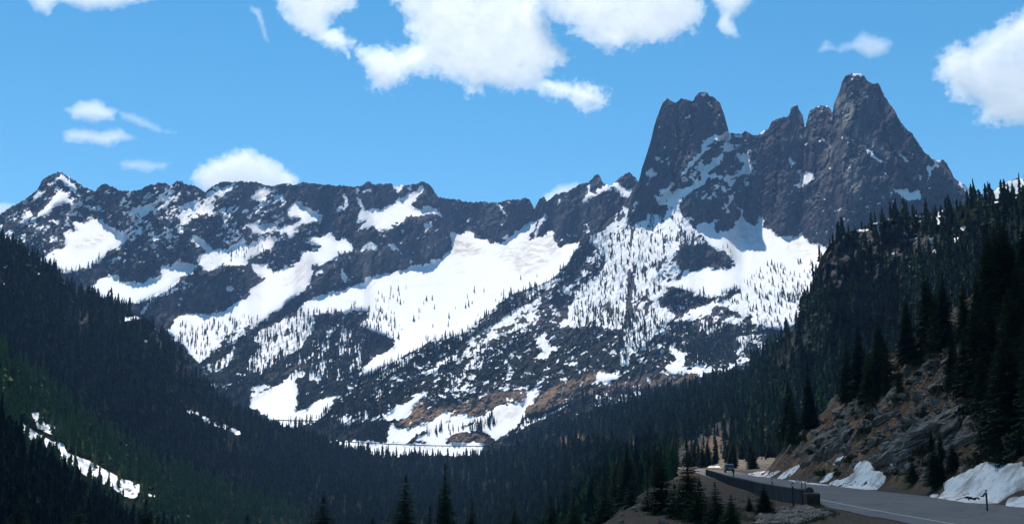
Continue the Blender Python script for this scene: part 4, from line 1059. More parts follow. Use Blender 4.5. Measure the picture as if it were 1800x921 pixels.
# foreground conifers, each read off the photo: top pixel, distance, height, width
FG = [((1211, 772), 72, 11.5, 1.05, 0, "tall dark conifer in front of the road's far bend, tallest of the foreground trees"),
      ((1162, 786), 78, 11.0, 1.0, 1, "dark conifer just left of the tallest foreground tree, narrower than it"),
      ((1258, 846), 66, 6.0, 1.15, 3, "low dense conifer on the bank right of the tallest foreground tree"),
      ((1228, 838), 69, 10.0, 1.1, 3, "dense conifer crowding the right side of the tallest foreground tree"),
      ((1188, 846), 73, 9.0, 1.15, 5, "low dense conifer between the two tall foreground trees"),
      ((1136, 842), 82, 9.5, 1.1, 0, "conifer at the left edge of the dark foreground clump"),
      ((1284, 866), 62, 4.0, 1.1, 5, "short conifer on the rocky bank below the barrier"),
      ((786, 812), 95, 14, .85, 2, "slender spire-topped conifer at the bottom edge, tallest above the valley forest"),
      ((712, 830), 85, 13, 1.1, 4, "ragged conifer with a bent open top at the bottom edge"),
      ((757, 886), 84, 10, .9, 2, "small narrow conifer top beside the slender spire"),
      ((572, 868), 80, 12, 1.25, 3, "broad conifer top at the bottom edge, farthest left of the foreground trees"),
      ((829, 878), 88, 10, 1.0, 0, "conifer top at the bottom edge just right of the slender spire"),
      ((878, 902), 80, 9, .9, 2, "thin conifer tip barely showing at the bottom edge"),
      ((905, 880), 92, 11, 1.1, 1, "dark conifer top midway along the bottom edge"),
      ((968, 872), 90, 11, 1.1, 0, "dark conifer left of the pale rocks on the bank"),
      ((1010, 862), 96, 12, 1.15, 4, "bushy conifer behind the pale rocks on the bank"),
      ((1062, 848), 105, 12, 1.1, 3, "dark conifer behind the top of the rocky bank"),
      ((1108, 836), 110, 11, 1.1, 1, "dark conifer rising over the bank left of the two tall ones"),
      ((655, 905), 82, 11, 1.1, 5, "conifer top at the bottom edge left of the ragged conifer"),
      ((432, 900), 90, 12, 1.1, 0, "dim conifer top at the bottom edge below the valley forest"),
      ((265, 872), 95, 13, 1.2, 1, "dark conifer top below the end of the snow strip"),
      ((140, 885), 90, 12, 1.2, 3, "dark conifer top in the shaded lower left"),
      ((35, 870), 85, 12, 1.2, 0, "dark conifer top in the lower left corner")]
for (tx_, ty_), rho_, H_t, w_, v_, lab in FG:
    H_t *= .64; w_ *= 1.38
    top = at(tx_, ty_, rho_)
    conifer((top[0], top[1], top[2] - H_t), H_t, w_, lab, var=v_)
n_fg = len(FG)
for (bx, by), H_t, w_, v_, lab in [((1345, 903), 2.0, 1.7, 5, "small bushy conifer on the gravel in front of the barrier"), ((1645, 857), 4.2, 1.25, 3, "bushy young conifer beside the snow patch at the foot of the slope"),
                                   ((1318, 898), 1.2, 1.8, 4, "knee-high conifer left of the small bushy one"), ((1605, 848), 2.2, 1.5, 5, "low shrub-like conifer left of the bushy young conifer")]:
    conifer(hits([(bx, by)])[0], H_t, w_, lab, var=v_); n_fg += 1

for i in range(78):
    y_ = rng.uniform(256, 380); x_ = float(np.interp(y_, RC[:, 1], RC[:, 0])) + rng.uniform(9, 52)
    conifer((x_, y_, float(near_h(x_, y_)) - .2), rng.uniform(3, 8), rng.uniform(.9, 1.25), "small sunlit conifer on the scree beyond the bend of the road", "small conifers on the scree beyond the bend"); n_fg += 1
# the stand on the cut slope
stand = []
for poly, n, hm in (([(1695, 640), (1800, 560), (1830, 560), (1830, 800), (1740, 800), (1705, 735)], 42, (4, 9)), ([(1500, 700), (1560, 672), (1600, 690), (1545, 745)], 9, (3, 6)), ([(1660, 665), (1700, 640), (1705, 700), (1670, 705)], 6, (4, 7)),
                    ([(1335, 812), (1480, 708), (1600, 634), (1700, 572), (1800, 500), (1830, 490), (1830, 540), (1700, 600), (1600, 650), (1480, 716), (1350, 815)], 40, (5, 12)), ([(1600, 800), (1660, 780), (1690, 830), (1660, 850), (1610, 845)], 5, (1.5, 3)), ([(1720, 800), (1800, 790), (1800, 815), (1730, 815)], 5, (1.2, 2.5))):
    c_ = 0
    while c_ < n:
        q = (rng.uniform(1300, 1830), rng.uniform(480, 860))
        if inside(q, poly):
            stand.append((q, rng.uniform(*hm))); c_ += 1
HP = hits([s_[0] for s_ in stand])
ok = np.hypot(HP[:, 0], HP[:, 1]) < 300
for (q, h_), P_, k_ in zip(stand, HP, ok):
    if k_ and P_[1] < 240:
        conifer((P_[0], P_[1], P_[2] - .2), h_, rng.uniform(.95, 1.3), "dark conifer growing among the brown scree and ledges above the road", "conifers on the cut slope"); n_fg += 1
# a second rank just behind the crest of the cut slope
for i in range(38):
    y_ = rng.uniform(198, 262); x_ = rng.uniform(84, 130)
    z_ = float(near_h(x_, y_))
    if z_ > 4:
        conifer((x_, y_, z_ - .3), rng.uniform(8, 14), rng.uniform(.8, 1.05), "tall dark conifer standing behind the crest of the cut slope", "tall conifers behind the cut slope"); n_fg += 1

nbk = 900
yb = rng.uniform(185, 425, nbk); eb = rng.uniform(1.5, 70, nbk) ** 1.0
xb = np.interp(yb, RC[:, 1], RC[:, 0]) - np.interp(yb, [150, 200, 240, 300], [13.0, 7.6, 6.4, 6.2]) - eb
zb = near_h(xb, yb); tzb = (zb - EYE[2]) / np.hypot(xb, yb)
Pb = np.stack([xb, yb, zb - .3], 1)
dyb = yb; pxb = 900 + F * xb / np.maximum(yb * math.cos(PITCH) + (zb - EYE[2]) * math.sin(PITCH), 1); pyb = 800 - F * tzb
add(Pb, np.minimum(rng.uniform(6, 13, nbk), 2.5 + eb * .8 + 3), pxb, pyb, np.hypot(xb, yb), tint=(.1, .8))
P_all = [np.concatenate([a[i] for a in forest]) for i in range(7)]
Pf, Hf, Wf, Tf, PXf, PYf, Rf = P_all
vis = (PXf > -5) & (PXf < 1805) & (PYf < 935)
size = np.where(vis, Hf / Rf, 0)
nb = max(0, 300 - n_fg)
order = np.argsort(-size)[:nb]
sel = np.zeros(len(Hf), bool); sel[order] = True
print("forest", len(Hf), "individual near", n_fg, "of forest", nb)
for i in order:
    if PXf[i] > 1000:
        lab, grp = "dark conifer in the dense wood on the hillside past the bend of the road", "nearest conifers of the hillside past the bend"
    else:
        lab, grp = "dark conifer in the shaded wood at the lower left", "nearest conifers of the lower left wood"
    conifer(Pf[i], Hf[i], Wf[i] * .95, lab, grp)
m = ~sel
plant_all("forest", Pf[m], Hf[m], Wf[m], Tf[m], rng.integers(0, 6, int(m.sum())), FAR, MAT_FAR, "dense dark green conifer forest covering the valley and its hillsides", "forest")
# ------------------------------------------------------------------ things beside the road
def simple(name, stops, scale=4, rough=.8, bump=.3, bd=.05, metal=0.0, spec=.3, stretch=None):
    b = MatB(name); nz = b.noise(scale, 5, .6) if stretch is None else b.noise(1.0, 5, .6, b.stretch(*stretch))
    k = len(stops)
    return b.done(b.ramp(nz, *[(.3 + .4 * i / max(1, k - 1), c_) for i, c_ in enumerate(stops)]), rough, nz, bump, bd, metal, spec)


M_SNOWB = None
b = MatB("roadside_snow")
nz = b.noise(1.3, 6, .65); nd = b.noise(.5, 5, .6); ns = b.noise(7, 3, .6)
sc_ = b.mix(b.sharp(nd, .44, .64), (.76, .735, .70), (.36, .33, .30))
sc_ = b.mix(b.math("MULTIPLY", b.sharp(ns, .6, .7), .75), sc_, (.10, .085, .07))
M_SNOWB = b.done(sc_, .7, nz, .8, .25, spec=.3)
M_SLAB = simple("slab_stone", [(.055, .044, .036), (.15, .125, .10), (.27, .23, .19)], stretch=(.7, 5.0, 7.0), bump=1.0, bd=.22)
M_STONE = simple("boulder_stone", [(.07, .056, .045), (.15, .12, .095), (.27, .23, .195)], 1.8, bump=.8, bd=.12)
M_WOOD = simple("barrier_dark_metal", [(.020, .018, .020), (.045, .040, .042), (.075, .065, .065)], stretch=(3, 3, .5), bump=.3, bd=.01, rough=.7)
M_RUST = simple("rusty_end", [(.025, .012, .010), (.055, .024, .018), (.09, .045, .035)], 3)
M_POST = simple("post_dark", [(.02, .019, .02), (.05, .047, .047)], 5)
M_REFL = simple("reflector", [(.55, .55, .53), (.7, .7, .68)], 8, rough=.3)


def snowbank(poly, thick, label, step=1.6):
    """a body of old snow lying on the ground, its outline read off the photo"""
    P = np.array(poly, float)
    x0, y0 = P.min(0) - step; x1, y1 = P.max(0) + step
    gx = np.arange(x0, x1, step); gy = np.arange(y0, y1, step * .6)
    ins = np.array([[inside((x, y), poly) for x in gx] for y in gy])
    ed = np.array([[edge_dist(np.array((x, y)), P) if ins[j, i] else 0 for i, x in enumerate(gx)] for j, y in enumerate(gy)])
    # cells touching the inside
    cell = ins[:-1, :-1] | ins[1:, :-1] | ins[:-1, 1:] | ins[1:, 1:]
    pts = np.array([(x, y) for y in gy for x in gx])
    H = hits(pts)
    sz = thick * (1 - np.exp(-ed.ravel() / 7.0)) * (1 + .35 * fbm(H[:, 0] / 1.4, H[:, 1] / 1.4, 81, 3)) + .12 * fbm(H[:, 0] / .35, H[:, 1] / .35, 83, 2) * (ed.ravel() > 0) * min(1, thick)
    H[:, 2] += np.where(ins.ravel(), sz, -.25) + .03
    n = len(gx); idx = np.arange(len(pts)).reshape(len(gy), n)
    f = np.stack([idx[:-1, :-1], idx[1:, :-1], idx[1:, 1:], idx[:-1, 1:]], -1)[cell]
    # leave out cells that would bridge a jump in depth
    r = np.hypot(H[:, 0], H[:, 1]); fr = r[f]; okc = (fr.max(1) - fr.min(1)) < 9
    f = f[okc]
    cen = H[f].mean(1); hole_n = fbm(cen[:, 0] / 1.6, cen[:, 1] / 1.6 + cen[:, 2] * .8, 87, 4); f = f[hole_n < .30 + .25 * (ed.ravel()[f].mean(1) / 10)]
    used = np.unique(f); remap = -np.ones(len(pts), int); remap[used] = np.arange(len(used))
    c0 = H[used].mean(0); c0[2] = H[used][:, 2].min()
    me = mesh_from("snow_bank", H[used] - c0, remap[f].reshape(-1), 4, M_SNOWB)
    link("snow_bank", me, label=label, cat="snow bank", group="old snow along the foot of the cut slope", loc=c0)


Y_ = (1300, 680)
for uv, th_, lab in (([(560, 615), (605, 590), (640, 592), (690, 575), (715, 545), (725, 510), (760, 482), (800, 474), (850, 495), (868, 540), (910, 550), (930, 570), (915, 610), (870, 650), (780, 648), (640, 632)], .8, "tall peaked mound of old snow at the road edge, middle of the cut slope"),
                     ([(1285, 615), (1400, 560), (1530, 500), (1570, 488), (1590, 498), (1640, 484), (1670, 500), (1720, 505), (1800, 495), (1840, 560), (1840, 640), (1760, 660), (1700, 690), (1640, 735), (1540, 740), (1440, 735), (1250, 705), (1300, 660)], .7, "broad dirty snow slab draped over the slope beside the roadside post"),
                     ([(1690, 720), (1720, 700), (1850, 690), (1850, 770), (1680, 755)], .45, "low snow bank at the right end of the road edge"),
                     ([(1200, 690), (1225, 675), (1262, 680), (1250, 700), (1215, 703)], .25, "tiny scrap of snow left of the broad dirty snow slab"),
                     ([(500, 608), (530, 570), (565, 545), (602, 540), (590, 570), (550, 600)], .3, "slanting strip of snow left of the tall peaked mound"),
                     ([(585, 492), (605, 465), (640, 440), (676, 434), (668, 450), (625, 475), (592, 498)], .35, "curved snow patch up among the rocks of the cut slope"),
                     ([(232, 580), (290, 530), (375, 488), (385, 500), (345, 545), (310, 570), (280, 584)], .3, "diagonal snow patch left of the post, near the bend"),
                     ([(160, 573), (200, 540), (245, 527), (262, 532), (215, 560), (180, 577)], .3, "small pale tongue of snow at the bend, left of the diagonal patch"),
                     ([(45, 548), (110, 535), (190, 528), (170, 570), (110, 568), (60, 558)], .2, "flat thin sheet of snow on the road edge at the bend"),
                     ([(290, 585), (360, 590), (460, 604), (580, 620), (560, 628), (440, 616), (340, 600)], .3, "long thin ribbon of snow along the far road edge"),
                     ([(945, 485), (975, 470), (1000, 480), (985, 495), (955, 497)], .15, "scrap of snow under the largest leaning slab")):
    snowbank(Q(*Y_, *uv, s=3.6), th_, lab)
for poly, th_, lab in (([(1178, 812), (1190, 806), (1203, 800), (1215, 802), (1228, 808), (1226, 814), (1200, 815)], .8, "sunlit snow heap beyond the bend behind the tallest foreground tree"),
                       ([(1222, 817), (1240, 817), (1264, 818), (1268, 822), (1240, 821), (1224, 820)], .4, "thin sunlit snow strip beyond the barrier's far end")):
    snowbank(poly, th_, lab, 1.1)


def rough_block(name, L, Wd, T, seed, mat, cuts=7):
    r = np.random.default_rng(seed)
    bm = bmesh.new(); bmesh.ops.create_cube(bm, size=1.0)
    bmesh.ops.subdivide_edges(bm, edges=bm.edges[:], cuts=cuts, use_grid_fill=True)
    for v in bm.verts:
        p = v.co.copy()
        q = Vector((p.x * L, p.y * Wd, p.z * T))
        taper = 1 - .45 * abs(p.x) ** 2 * 2 * r.uniform(.8, 1.0)
        q.y *= taper; q.z *= (1 - .5 * abs(p.x * 2) ** 3)
        n = mnoise.noise_vector(Vector((q.x * .55, q.y * 1.3, q.z * 1.6)) + Vector((seed * 3.1, 0, 0)))
        st = math.floor((p.y + .5) * 3.0 + .3 * n.x) * .10 * T
        q += Vector((n.x * .10 * L, n.y * .25 * Wd, n.z * .35 * T + st))
        n2 = mnoise.noise_vector(q * 3.2 + Vector((seed, 5, 0)))
        n3 = mnoise.noise(Vector((q.x * .4, q.y * 6.0, q.z * 7.0 + seed)))
        q += n2 * .13 * min(T, Wd) + Vector((0, 0, math.floor(n3 * 4) / 4 * .22 * T))
        v.co = q
    me = bpy.data.meshes.new(name); bm.to_mesh(me); bm.free()
    me.materials.append(mat)
    return me


SL = [([(915, 470), (1390, 215)], 3.2, 1.0, "largest grey slab leaning up the slope above the snow mound"), ([(1000, 452), (1150, 372)], 2.4, .5, "pale flat slab just below the largest slab"), ([(1275, 320), (1400, 240)], 1.4, .5, "short slab at the upper end of the largest slab"),
      ([(590, 258), (742, 180)], 1.5, .5, "pale slab highest on the left part of the slope"), ([(470, 360), (590, 305)], 2.0, .6, "broad grey slab at the left end of the outcrop"), ([(500, 435), (700, 300)], 1.6, .7, "long grey slab across the middle of the outcrop"),
      ([(335, 352), (395, 318)], 1.0, .4, "small pale slab at the far left of the outcrop"), ([(395, 430), (500, 378)], 1.0, .5, "thin slab low on the left of the outcrop"), ([(415, 495), (600, 395)], 1.6, .6, "dark slab above the diagonal snow patch"),
      ([(560, 440), (668, 358)], 1.5, .8, "blocky slab above the curved snow patch"), ([(1310, 410), (1520, 300)], 1.0, .4, "narrow slab edge right of the largest slab"), ([(745, 318), (850, 250)], 1.2, .5, "grey slab in the brown scree over the snow mound"),
      ([(610, 335), (690, 270)], 1.3, .6, "squarish slab in the middle of the left outcrop"), ([(820, 378), (880, 348)], .9, .4, "small pale block in the brown scree"), ([(850, 240), (950, 190)], 1.1, .5, "slab high in the scree among the young trees"),
      ([(1060, 560), (1100, 500)], 1.6, .7, "rounded slab right of the tall snow mound"), ([(900, 510), (935, 460)], 1.5, 1.1, "dark block at the foot of the largest slab")]
for n_, (uv, wd, th_, lab) in enumerate(SL):
    a, c2 = hits(Q(*Y_, *uv, s=3.6))
    ax = Vector(c2 - a); L = ax.length
    if L > 40: continue
    mid = Vector((a + c2) / 2); ax.normalize()
    ey = Vector((-.30, 1, -.1)).cross(ax).cross(ax) * -1
    nrm = ax.cross(Vector((0.2, 1, 0))); nrm = nrm if nrm.z > 0 else -nrm; nrm.normalize(); ey = nrm.cross(ax).normalized()
    o = link("leaning_rock", rough_block("leaning_rock", L * 1.05, wd, th_ * 1.5, 40 + n_, M_SLAB, 9), label=lab, cat="rock", group="leaning rock slabs on the cut slope")
    Mx = Matrix((ax, ey, nrm)).transposed().to_4x4(); Mx.translation = mid + nrm * th_ * .25
    o.matrix_world = Mx

STONES = [rough_block("boulder", 1.0, .8, .62, 70 + i, M_STONE, 4) for i in range(6)]


def boulders(polys, n, smin, smax, label, group):
    c_ = 0
    while c_ < n:
        poly = polys[int(rng.integers(0, len(polys)))]
        P = np.array(poly, float); q = tuple(rng.uniform(P.min(0), P.max(0)))
        if not inside(q, poly): continue
        p = hits([q])[0]
        if math.hypot(p[0], p[1]) > 260: c_ += .2; continue
        s_ = rng.uniform(smin, smax) * rng.choice([.6, .8, 1, 1.5])
        o = link("boulder", STONES[int(rng.integers(0, 6))], label=label, cat="boulder", group=group, loc=Vector(p) + Vector((0, 0, .08 * s_)))
        o.scale = (s_ * rng.uniform(.8, 1.5), s_, s_ * rng.uniform(.6, 1.0)); o.rotation_euler = (rng.normal(0, .3), rng.normal(0, .3), rng.uniform(0, 6.28))
        c_ += 1


boulders([[(1340, 815), (1480, 715), (1560, 700), (1640, 660), (1600, 760), (1500, 830), (1450, 845)], [(1560, 690), (1700, 610), (1690, 700), (1640, 800), (1560, 845), (1540, 800)]], 120, .45, 1.3, "angular grey-brown boulder lying in the scree of the cut slope", "boulders in the scree of the cut slope")
boulders([[(1045, 921), (1130, 860), (1200, 845), (1250, 850), (1300, 885), (1330, 921)], [(1200, 840), (1280, 850), (1370, 885), (1300, 890)]], 34, .2, .6, "pale angular stone on the fill bank below the barrier", "stones on the fill bank below the barrier")

# small rubble on slope and bank: beyond counting
pv, pf = [], []
for k in range(5):
    bm = bmesh.new(); bmesh.ops.create_icosphere(bm, subdivisions=1, radius=.5)
    for v in bm.verts: v.co = v.co * (1 + .5 * mnoise.noise(v.co * 2.1 + Vector((k * 7, 0, 0)))); v.co.z *= .65
    pv.append(np.array([v.co[:] for v in bm.verts])); pf.append(np.array([[v.index for v in f.verts] for f in bm.faces])); bm.free()


def rubble(name, polys, n, smin, smax, label):
    q = []
    while len(q) < n:
        poly = polys[int(rng.integers(0, len(polys)))]; P = np.array(poly, float); c_ = tuple(rng.uniform(P.min(0), P.max(0)))
        if inside(c_, poly): q.append(c_)
    H = hits(q); H = H[np.hypot(H[:, 0], H[:, 1]) < 230]; vs, fs = [], []; off = 0
    for p in H:
        k = int(rng.integers(0, 5)); s_ = rng.uniform(smin, smax) * rng.choice([.6, 1, 1, 1.6]); a = rng.uniform(0, 6.28); c_, s2 = math.cos(a), math.sin(a)
        V = pv[k] * (s_ * rng.uniform(.8, 1.6), s_, s_); V = np.stack([V[:, 0] * c_ - V[:, 1] * s2, V[:, 0] * s2 + V[:, 1] * c_, V[:, 2]], 1) + p
        vs.append(V); fs.append(pf[k] + off); off += len(V)
    link(name, mesh_from(name, np.concatenate(vs), np.concatenate(fs).reshape(-1), 3, M_STONE, False), label=label, cat="rubble", kind="stuff")


rubble("rubble", [[(1330, 825), (1480, 710), (1600, 650), (1700, 590), (1700, 700), (1640, 840), (1480, 850)], [(1600, 640), (1800, 540), (1800, 800), (1600, 850)], [(1340, 895), (1420, 890), (1460, 905), (1400, 921), (1330, 921)]], 4600, .10, .42,
       "loose brown and grey rubble scattered over the cut slope and fill bank")

# shrubs on the cut slope
def shrub_mesh(seed):
    r = np.random.default_rng(seed); v = []; f = []
    for i in range(420):
        a = r.uniform(0, 6.28); e_ = math.asin(r.uniform(0, 1)); q_ = r.uniform(.55, 1.0) * (1 + .25 * math.sin(3 * a + seed))
        p = np.array((q_ * math.cos(a) * math.cos(e_), q_ * math.sin(a) * math.cos(e_), q_ * math.sin(e_) * .8)); d1 = r.normal(0, 1, 3); d1 /= np.linalg.norm(d1); d2 = np.cross(d1, r.normal(0, 1, 3)); d2 /= np.linalg.norm(d2)
        k_ = r.uniform(.08, .17); b0 = len(v); v += [tuple(p - d1 * k_), tuple(p + d2 * k_ * .6), tuple(p + d1 * k_), tuple(p - d2 * k_ * .6)]; f.append((b0, b0 + 1, b0 + 2, b0 + 3))
    return mesh_from("foliage", np.array(v), np.array(f).reshape(-1), 4, M_SHRUB, False)


_b = MatB("shrub_leaves"); _r = _b.n("ShaderNodeObjectInfo").outputs["Random"]
M_SHRUB = _b.done(_b.ramp(_b.math("ADD", _b.math("MULTIPLY", _r, .6), _b.math("MULTIPLY", _b.noise(3, 3, .6), .4)), (.15, (.012, .018, .008)), (.5, (.028, .036, .014)), (.9, (.065, .055, .022))), .8)
SHR = [shrub_mesh(i) for i in range(4)]
sq = []
while len(sq) < 85:
    q = (rng.uniform(1330, 1805), rng.uniform(560, 860))
    if inside(q, [(1340, 815), (1480, 715), (1700, 590), (1805, 540), (1805, 830), (1640, 820), (1560, 850), (1440, 840)]): sq.append(q)
for p in hits(sq):
    if math.hypot(p[0], p[1]) < 240:
        s_ = rng.uniform(.35, 1.1)
        o = link("shrub", SHR[int(rng.integers(0, 4))], label="low dark shrub growing between the rocks of the cut slope", cat="shrub", group="shrubs on the cut slope", loc=p, rotz=rng.uniform(0, 6.28)); o.scale = (s_ * rng.uniform(.9, 1.5), s_, s_)

# dry grass and green tufts on the shoulder
q = []
while len(q) < 900:
    poly = [[(1355, 897), (1440, 886), (1475, 905), (1440, 921), (1340, 921)], [(1200, 870), (1330, 880), (1360, 921), (1180, 921)]][int(rng.random() < .35)]
    c_ = (rng.uniform(1180, 1480), rng.uniform(865, 921))
    if inside(c_, poly) and vnoise(c_[0] / 14.0, c_[1] / 5.0, 91) > -.15: q.append(c_)
H = hits(q, r0=18); vs, fs = [], []; off = 0
for p in H:
    for _ in range(7):
        a = rng.uniform(0, 6.28); h_ = rng.uniform(.08, .26); w_ = .02; l_ = rng.uniform(.02, .16)
        bx, by = p[0] + rng.normal(0, .10), p[1] + rng.normal(0, .10)
        vs.append(np.array([(bx - w_ * math.sin(a), by + w_ * math.cos(a), p[2] - .03), (bx + w_ * math.sin(a), by - w_ * math.cos(a), p[2] - .03), (bx + l_ * math.cos(a), by + l_ * math.sin(a), p[2] + h_)])); fs.append((off, off + 1, off + 2)); off += 3
gb = MatB("grass_blades"); M_GR = gb.done(gb.ramp(gb.noise(.8, 3, .6), (.35, (.035, .055, .015)), (.65, (.10, .085, .03))), .8)
link("grass", mesh_from("grass", np.concatenate(vs), np.array(fs).reshape(-1), 3, M_GR, False), label="sparse grass tufts on the gravel shoulder", cat="grass", kind="stuff")


# ---- barrier along the outer edge of the road
def box(bm, c, s, rot=None):
    m = Matrix.Translation(Vector(c)) @ (rot if rot is not None else Matrix.Identity(4)) @ Matrix.Diagonal((*s, 1))
    return bmesh.ops.create_cube(bm, size=1.0, matrix=m)["verts"]


def bevel(bm, w, seg=2):
    bmesh.ops.bevel(bm, geom=bm.edges[:], offset=w, segments=seg, affect="EDGES", profile=.5)


def obj_bm(name, bm, mat, parent=None, **kw):
    bmesh.ops.recalc_face_normals(bm, faces=bm.faces[:])
    me = bpy.data.meshes.new(name); bm.to_mesh(me); bm.free(); me.materials.append(mat)
    return link(name, me, parent, **kw)


BL = catmull(np.array([(22.3, 82), (22.6, 90), (23.6, 102), (25.3, 116), (27.6, 137), (30.7, 160), (33.6, 182), (36.2, 202)], float) * np.array((.985, 1)) - np.array((.55, 0)), 6)
bar = bpy.data.objects.new("road_barrier", None); COL.objects.link(bar); bar.location = (21.4, 82, 0)
tag(bar, "dark ribbed barrier along the outer edge of the road", "barrier")
inv = Matrix.Translation((-21.4, -82, 0))
for i in range(len(BL) - 1):
    a, c2 = Vector((*BL[i], 0)), Vector((*BL[i + 1], 0)); t_ = (c2 - a); L = t_.length; t_.normalize(); ang = math.atan2(t_.y, t_.x)
    za = float(near_h(*((a + c2) / 2)[:2])); za = min(za, 0.0)
    rot = Matrix.Rotation(ang, 4, "Z"); mid = (a + c2) / 2
    bm = bmesh.new(); box(bm, (mid.x, mid.y, .50), (L + .02, .16, 1.0 - za + .1), rot); bevel(bm, .02, 1)
    nb_ = max(2, int(L / .55))
    for j in range(nb_):
        p = a + t_ * L * (j + .5) / nb_
        for sd_ in (-1, 1): box(bm, p + Vector((-t_.y, t_.x, 0)) * sd_ * .095 + Vector((0, 0, .46)), (.10, .05, .95 - za), rot)
    bm.transform(inv); obj_bm("panel", bm, M_WOOD, bar)
    bm = bmesh.new(); box(bm, (mid.x, mid.y, 1.04), (L, .24, .09), rot); bevel(bm, .02, 1); bm.transform(inv); obj_bm("cap_rail", bm, M_WOOD, bar)
bm = bmesh.new(); box(bm, (21.55, 80.6, .36), (1.0, .9, 1.05)); bevel(bm, .16, 3)
for v in bm.verts: v.co += mnoise.noise_vector(v.co * 2.3) * .06
obj_bm("crash_cushion", bm, M_RUST, label="rusty red-brown block at the near end of the dark barrier", cat="crash cushion")
bm = bmesh.new()
mt_ = Matrix.Translation((21.5, 81.3, .98)) @ Matrix.Rotation(math.pi / 2, 4, "X")
bmesh.ops.create_cone(bm, cap_ends=True, segments=20, radius1=.30, radius2=.30, depth=.7, matrix=mt_); bevel(bm, .03, 1); bm.transform(inv)
obj_bm("rounded_end", bm, M_WOOD, bar)


def marker(px, py, rho, h, label, w=.09):
    dx, dy, _ = ray(px, py); x, y = float(dx) * rho, float(dy) * rho; z = float(near_h(x, y))
    r = bpy.data.objects.new("marker_post", None); COL.objects.link(r); r.location = (x, y, z); tag(r, label, "marker post", "roadside marker posts")
    bm = bmesh.new(); box(bm, (0, 0, h / 2 - .1), (w, w * .6, h + .2)); bevel(bm, .012, 1); obj_bm("post", bm, M_POST, r)
    bm = bmesh.new(); box(bm, (0, -w * .34, h - .16), (w * .8, .02, .16)); bevel(bm, .005, 1); obj_bm("reflector", bm, M_REFL, r)


marker(1394, 874, 83.5, 1.75, "tall dark marker post standing before the near end of the barrier", .13)
marker(1410, 866, 84.5, 1.9, "thin marker post beside the rusty block at the barrier's end", .07)
marker(1416, 864, 85.5, 1.8, "thinnest marker post, rightmost of the two by the rusty block", .05)
marker(1358, 868, 97, 1.75, "marker post sticking up halfway along the barrier", .09)
marker(1290, 850, 143, 2.1, "marker post at the barrier's far part, below the vehicle", .13)
marker(1735, 887, 78, 1.35, "dark post on the slope side of the road in front of the dirty snow", .11)

# ---- the vehicle on the bend, seen from behind
def paint_mat(name, col, rough=.35, metal=.3):
    b = MatB(name); return b.done(b.mix(b.noise(2, 2, .5), col, tuple(c_ * .85 for c_ in col)), rough, metal=metal, spec=.5)


M_CAR = paint_mat("car_paint", (.055, .065, .085)); M_GLASS = paint_mat("car_glass", (.05, .07, .09), .08, 0); M_TYRE = paint_mat("tyre", (.012, .012, .012), .9, 0); M_RIM = paint_mat("rim", (.35, .35, .36), .35, .8)
M_TAIL = paint_mat("tail_lamp", (.25, .015, .012), .2, 0); M_PLATE = paint_mat("plate", (.6, .6, .58), .5, 0)
cx_, cy_ = 45.3, 233.0
car = bpy.data.objects.new("suv", None); COL.objects.link(car); car.location = (cx_, cy_, .03); car.rotation_euler = (0, 0, -math.atan2(2.9, 25)); tag(car, "dark blue-grey vehicle driving away at the bend of the road", "car")
prof = [(-2.25, .45), (-2.28, .95), (-2.12, 1.08), (-1.9, 1.70), (-1.6, 1.78), (.35, 1.78), (.95, 1.18), (2.05, 1.02), (2.25, .75), (2.25, .42)]
bm = bmesh.new(); L_ = []; Rr = []
for y, z in prof:
    w = .90 if z < 1.2 else .74
    L_.append(bm.verts.new((-w, y, z))); Rr.append(bm.verts.new((w, y, z)))
bm.faces.new(L_); bm.faces.new(Rr[::-1])
for i in range(len(prof)): j = (i + 1) % len(prof); bm.faces.new((L_[i], Rr[i], Rr[j], L_[j]))
bevel(bm, .06, 2); body = obj_bm("body", bm, M_CAR, car)


def quad(name, pts, mat, parent, th=.03):
    bm = bmesh.new(); vs_ = [bm.verts.new(p) for p in pts]; f_ = bm.faces.new(vs_)
    e = bmesh.ops.extrude_face_region(bm, geom=[f_]); n_ = f_.normal.copy() if f_.normal.length else Vector((0, -1, 0))
    bm.normal_update(); n_ = f_.normal.copy()
    for v in [g for g in e["geom"] if isinstance(g, bmesh.types.BMVert)]: v.co += n_ * th
    return obj_bm(name, bm, mat, parent)


quad("rear_window", [(-.66, -2.115, 1.14), (.66, -2.115, 1.14), (.60, -1.935, 1.62), (-.60, -1.935, 1.62)], M_GLASS, car)
quad("windscreen", [(.68, .97, 1.20), (-.68, .97, 1.20), (-.60, .42, 1.72), (.60, .42, 1.72)], M_GLASS, car)
for s_ in (-1, 1):
    quad("side_window", [(s_ * .86, -1.7, 1.24), (s_ * .86, .7, 1.24), (s_ * .77, .25, 1.64), (s_ * .77, -1.6, 1.64)], M_GLASS, car)
    bm = bmesh.new(); box(bm, (s_ * .76, -2.27, .98), (.20, .06, .30)); bevel(bm, .02, 1); obj_bm("tail_lamp", bm, M_TAIL, car)
    for y in (-1.35, 1.4):
        ro = Matrix.Rotation(math.pi / 2, 4, "Y")
        bm = bmesh.new(); bmesh.ops.create_cone(bm, cap_ends=True, segments=24, radius1=.36, radius2=.36, depth=.24, matrix=Matrix.Translation((s_ * .82, y, .36)) @ ro); bevel(bm, .03, 1); wh = obj_bm("wheel", bm, M_TYRE, car)
        bm = bmesh.new(); bmesh.ops.create_cone(bm, cap_ends=True, segments=20, radius1=.22, radius2=.20, depth=.04, matrix=Matrix.Translation((s_ * .95, y, .36)) @ ro); obj_bm("rim", bm, M_RIM, wh)
bm = bmesh.new(); box(bm, (0, -2.30, .55), (1.7, .12, .24)); bevel(bm, .03, 1); obj_bm("bumper", bm, M_TYRE, car)
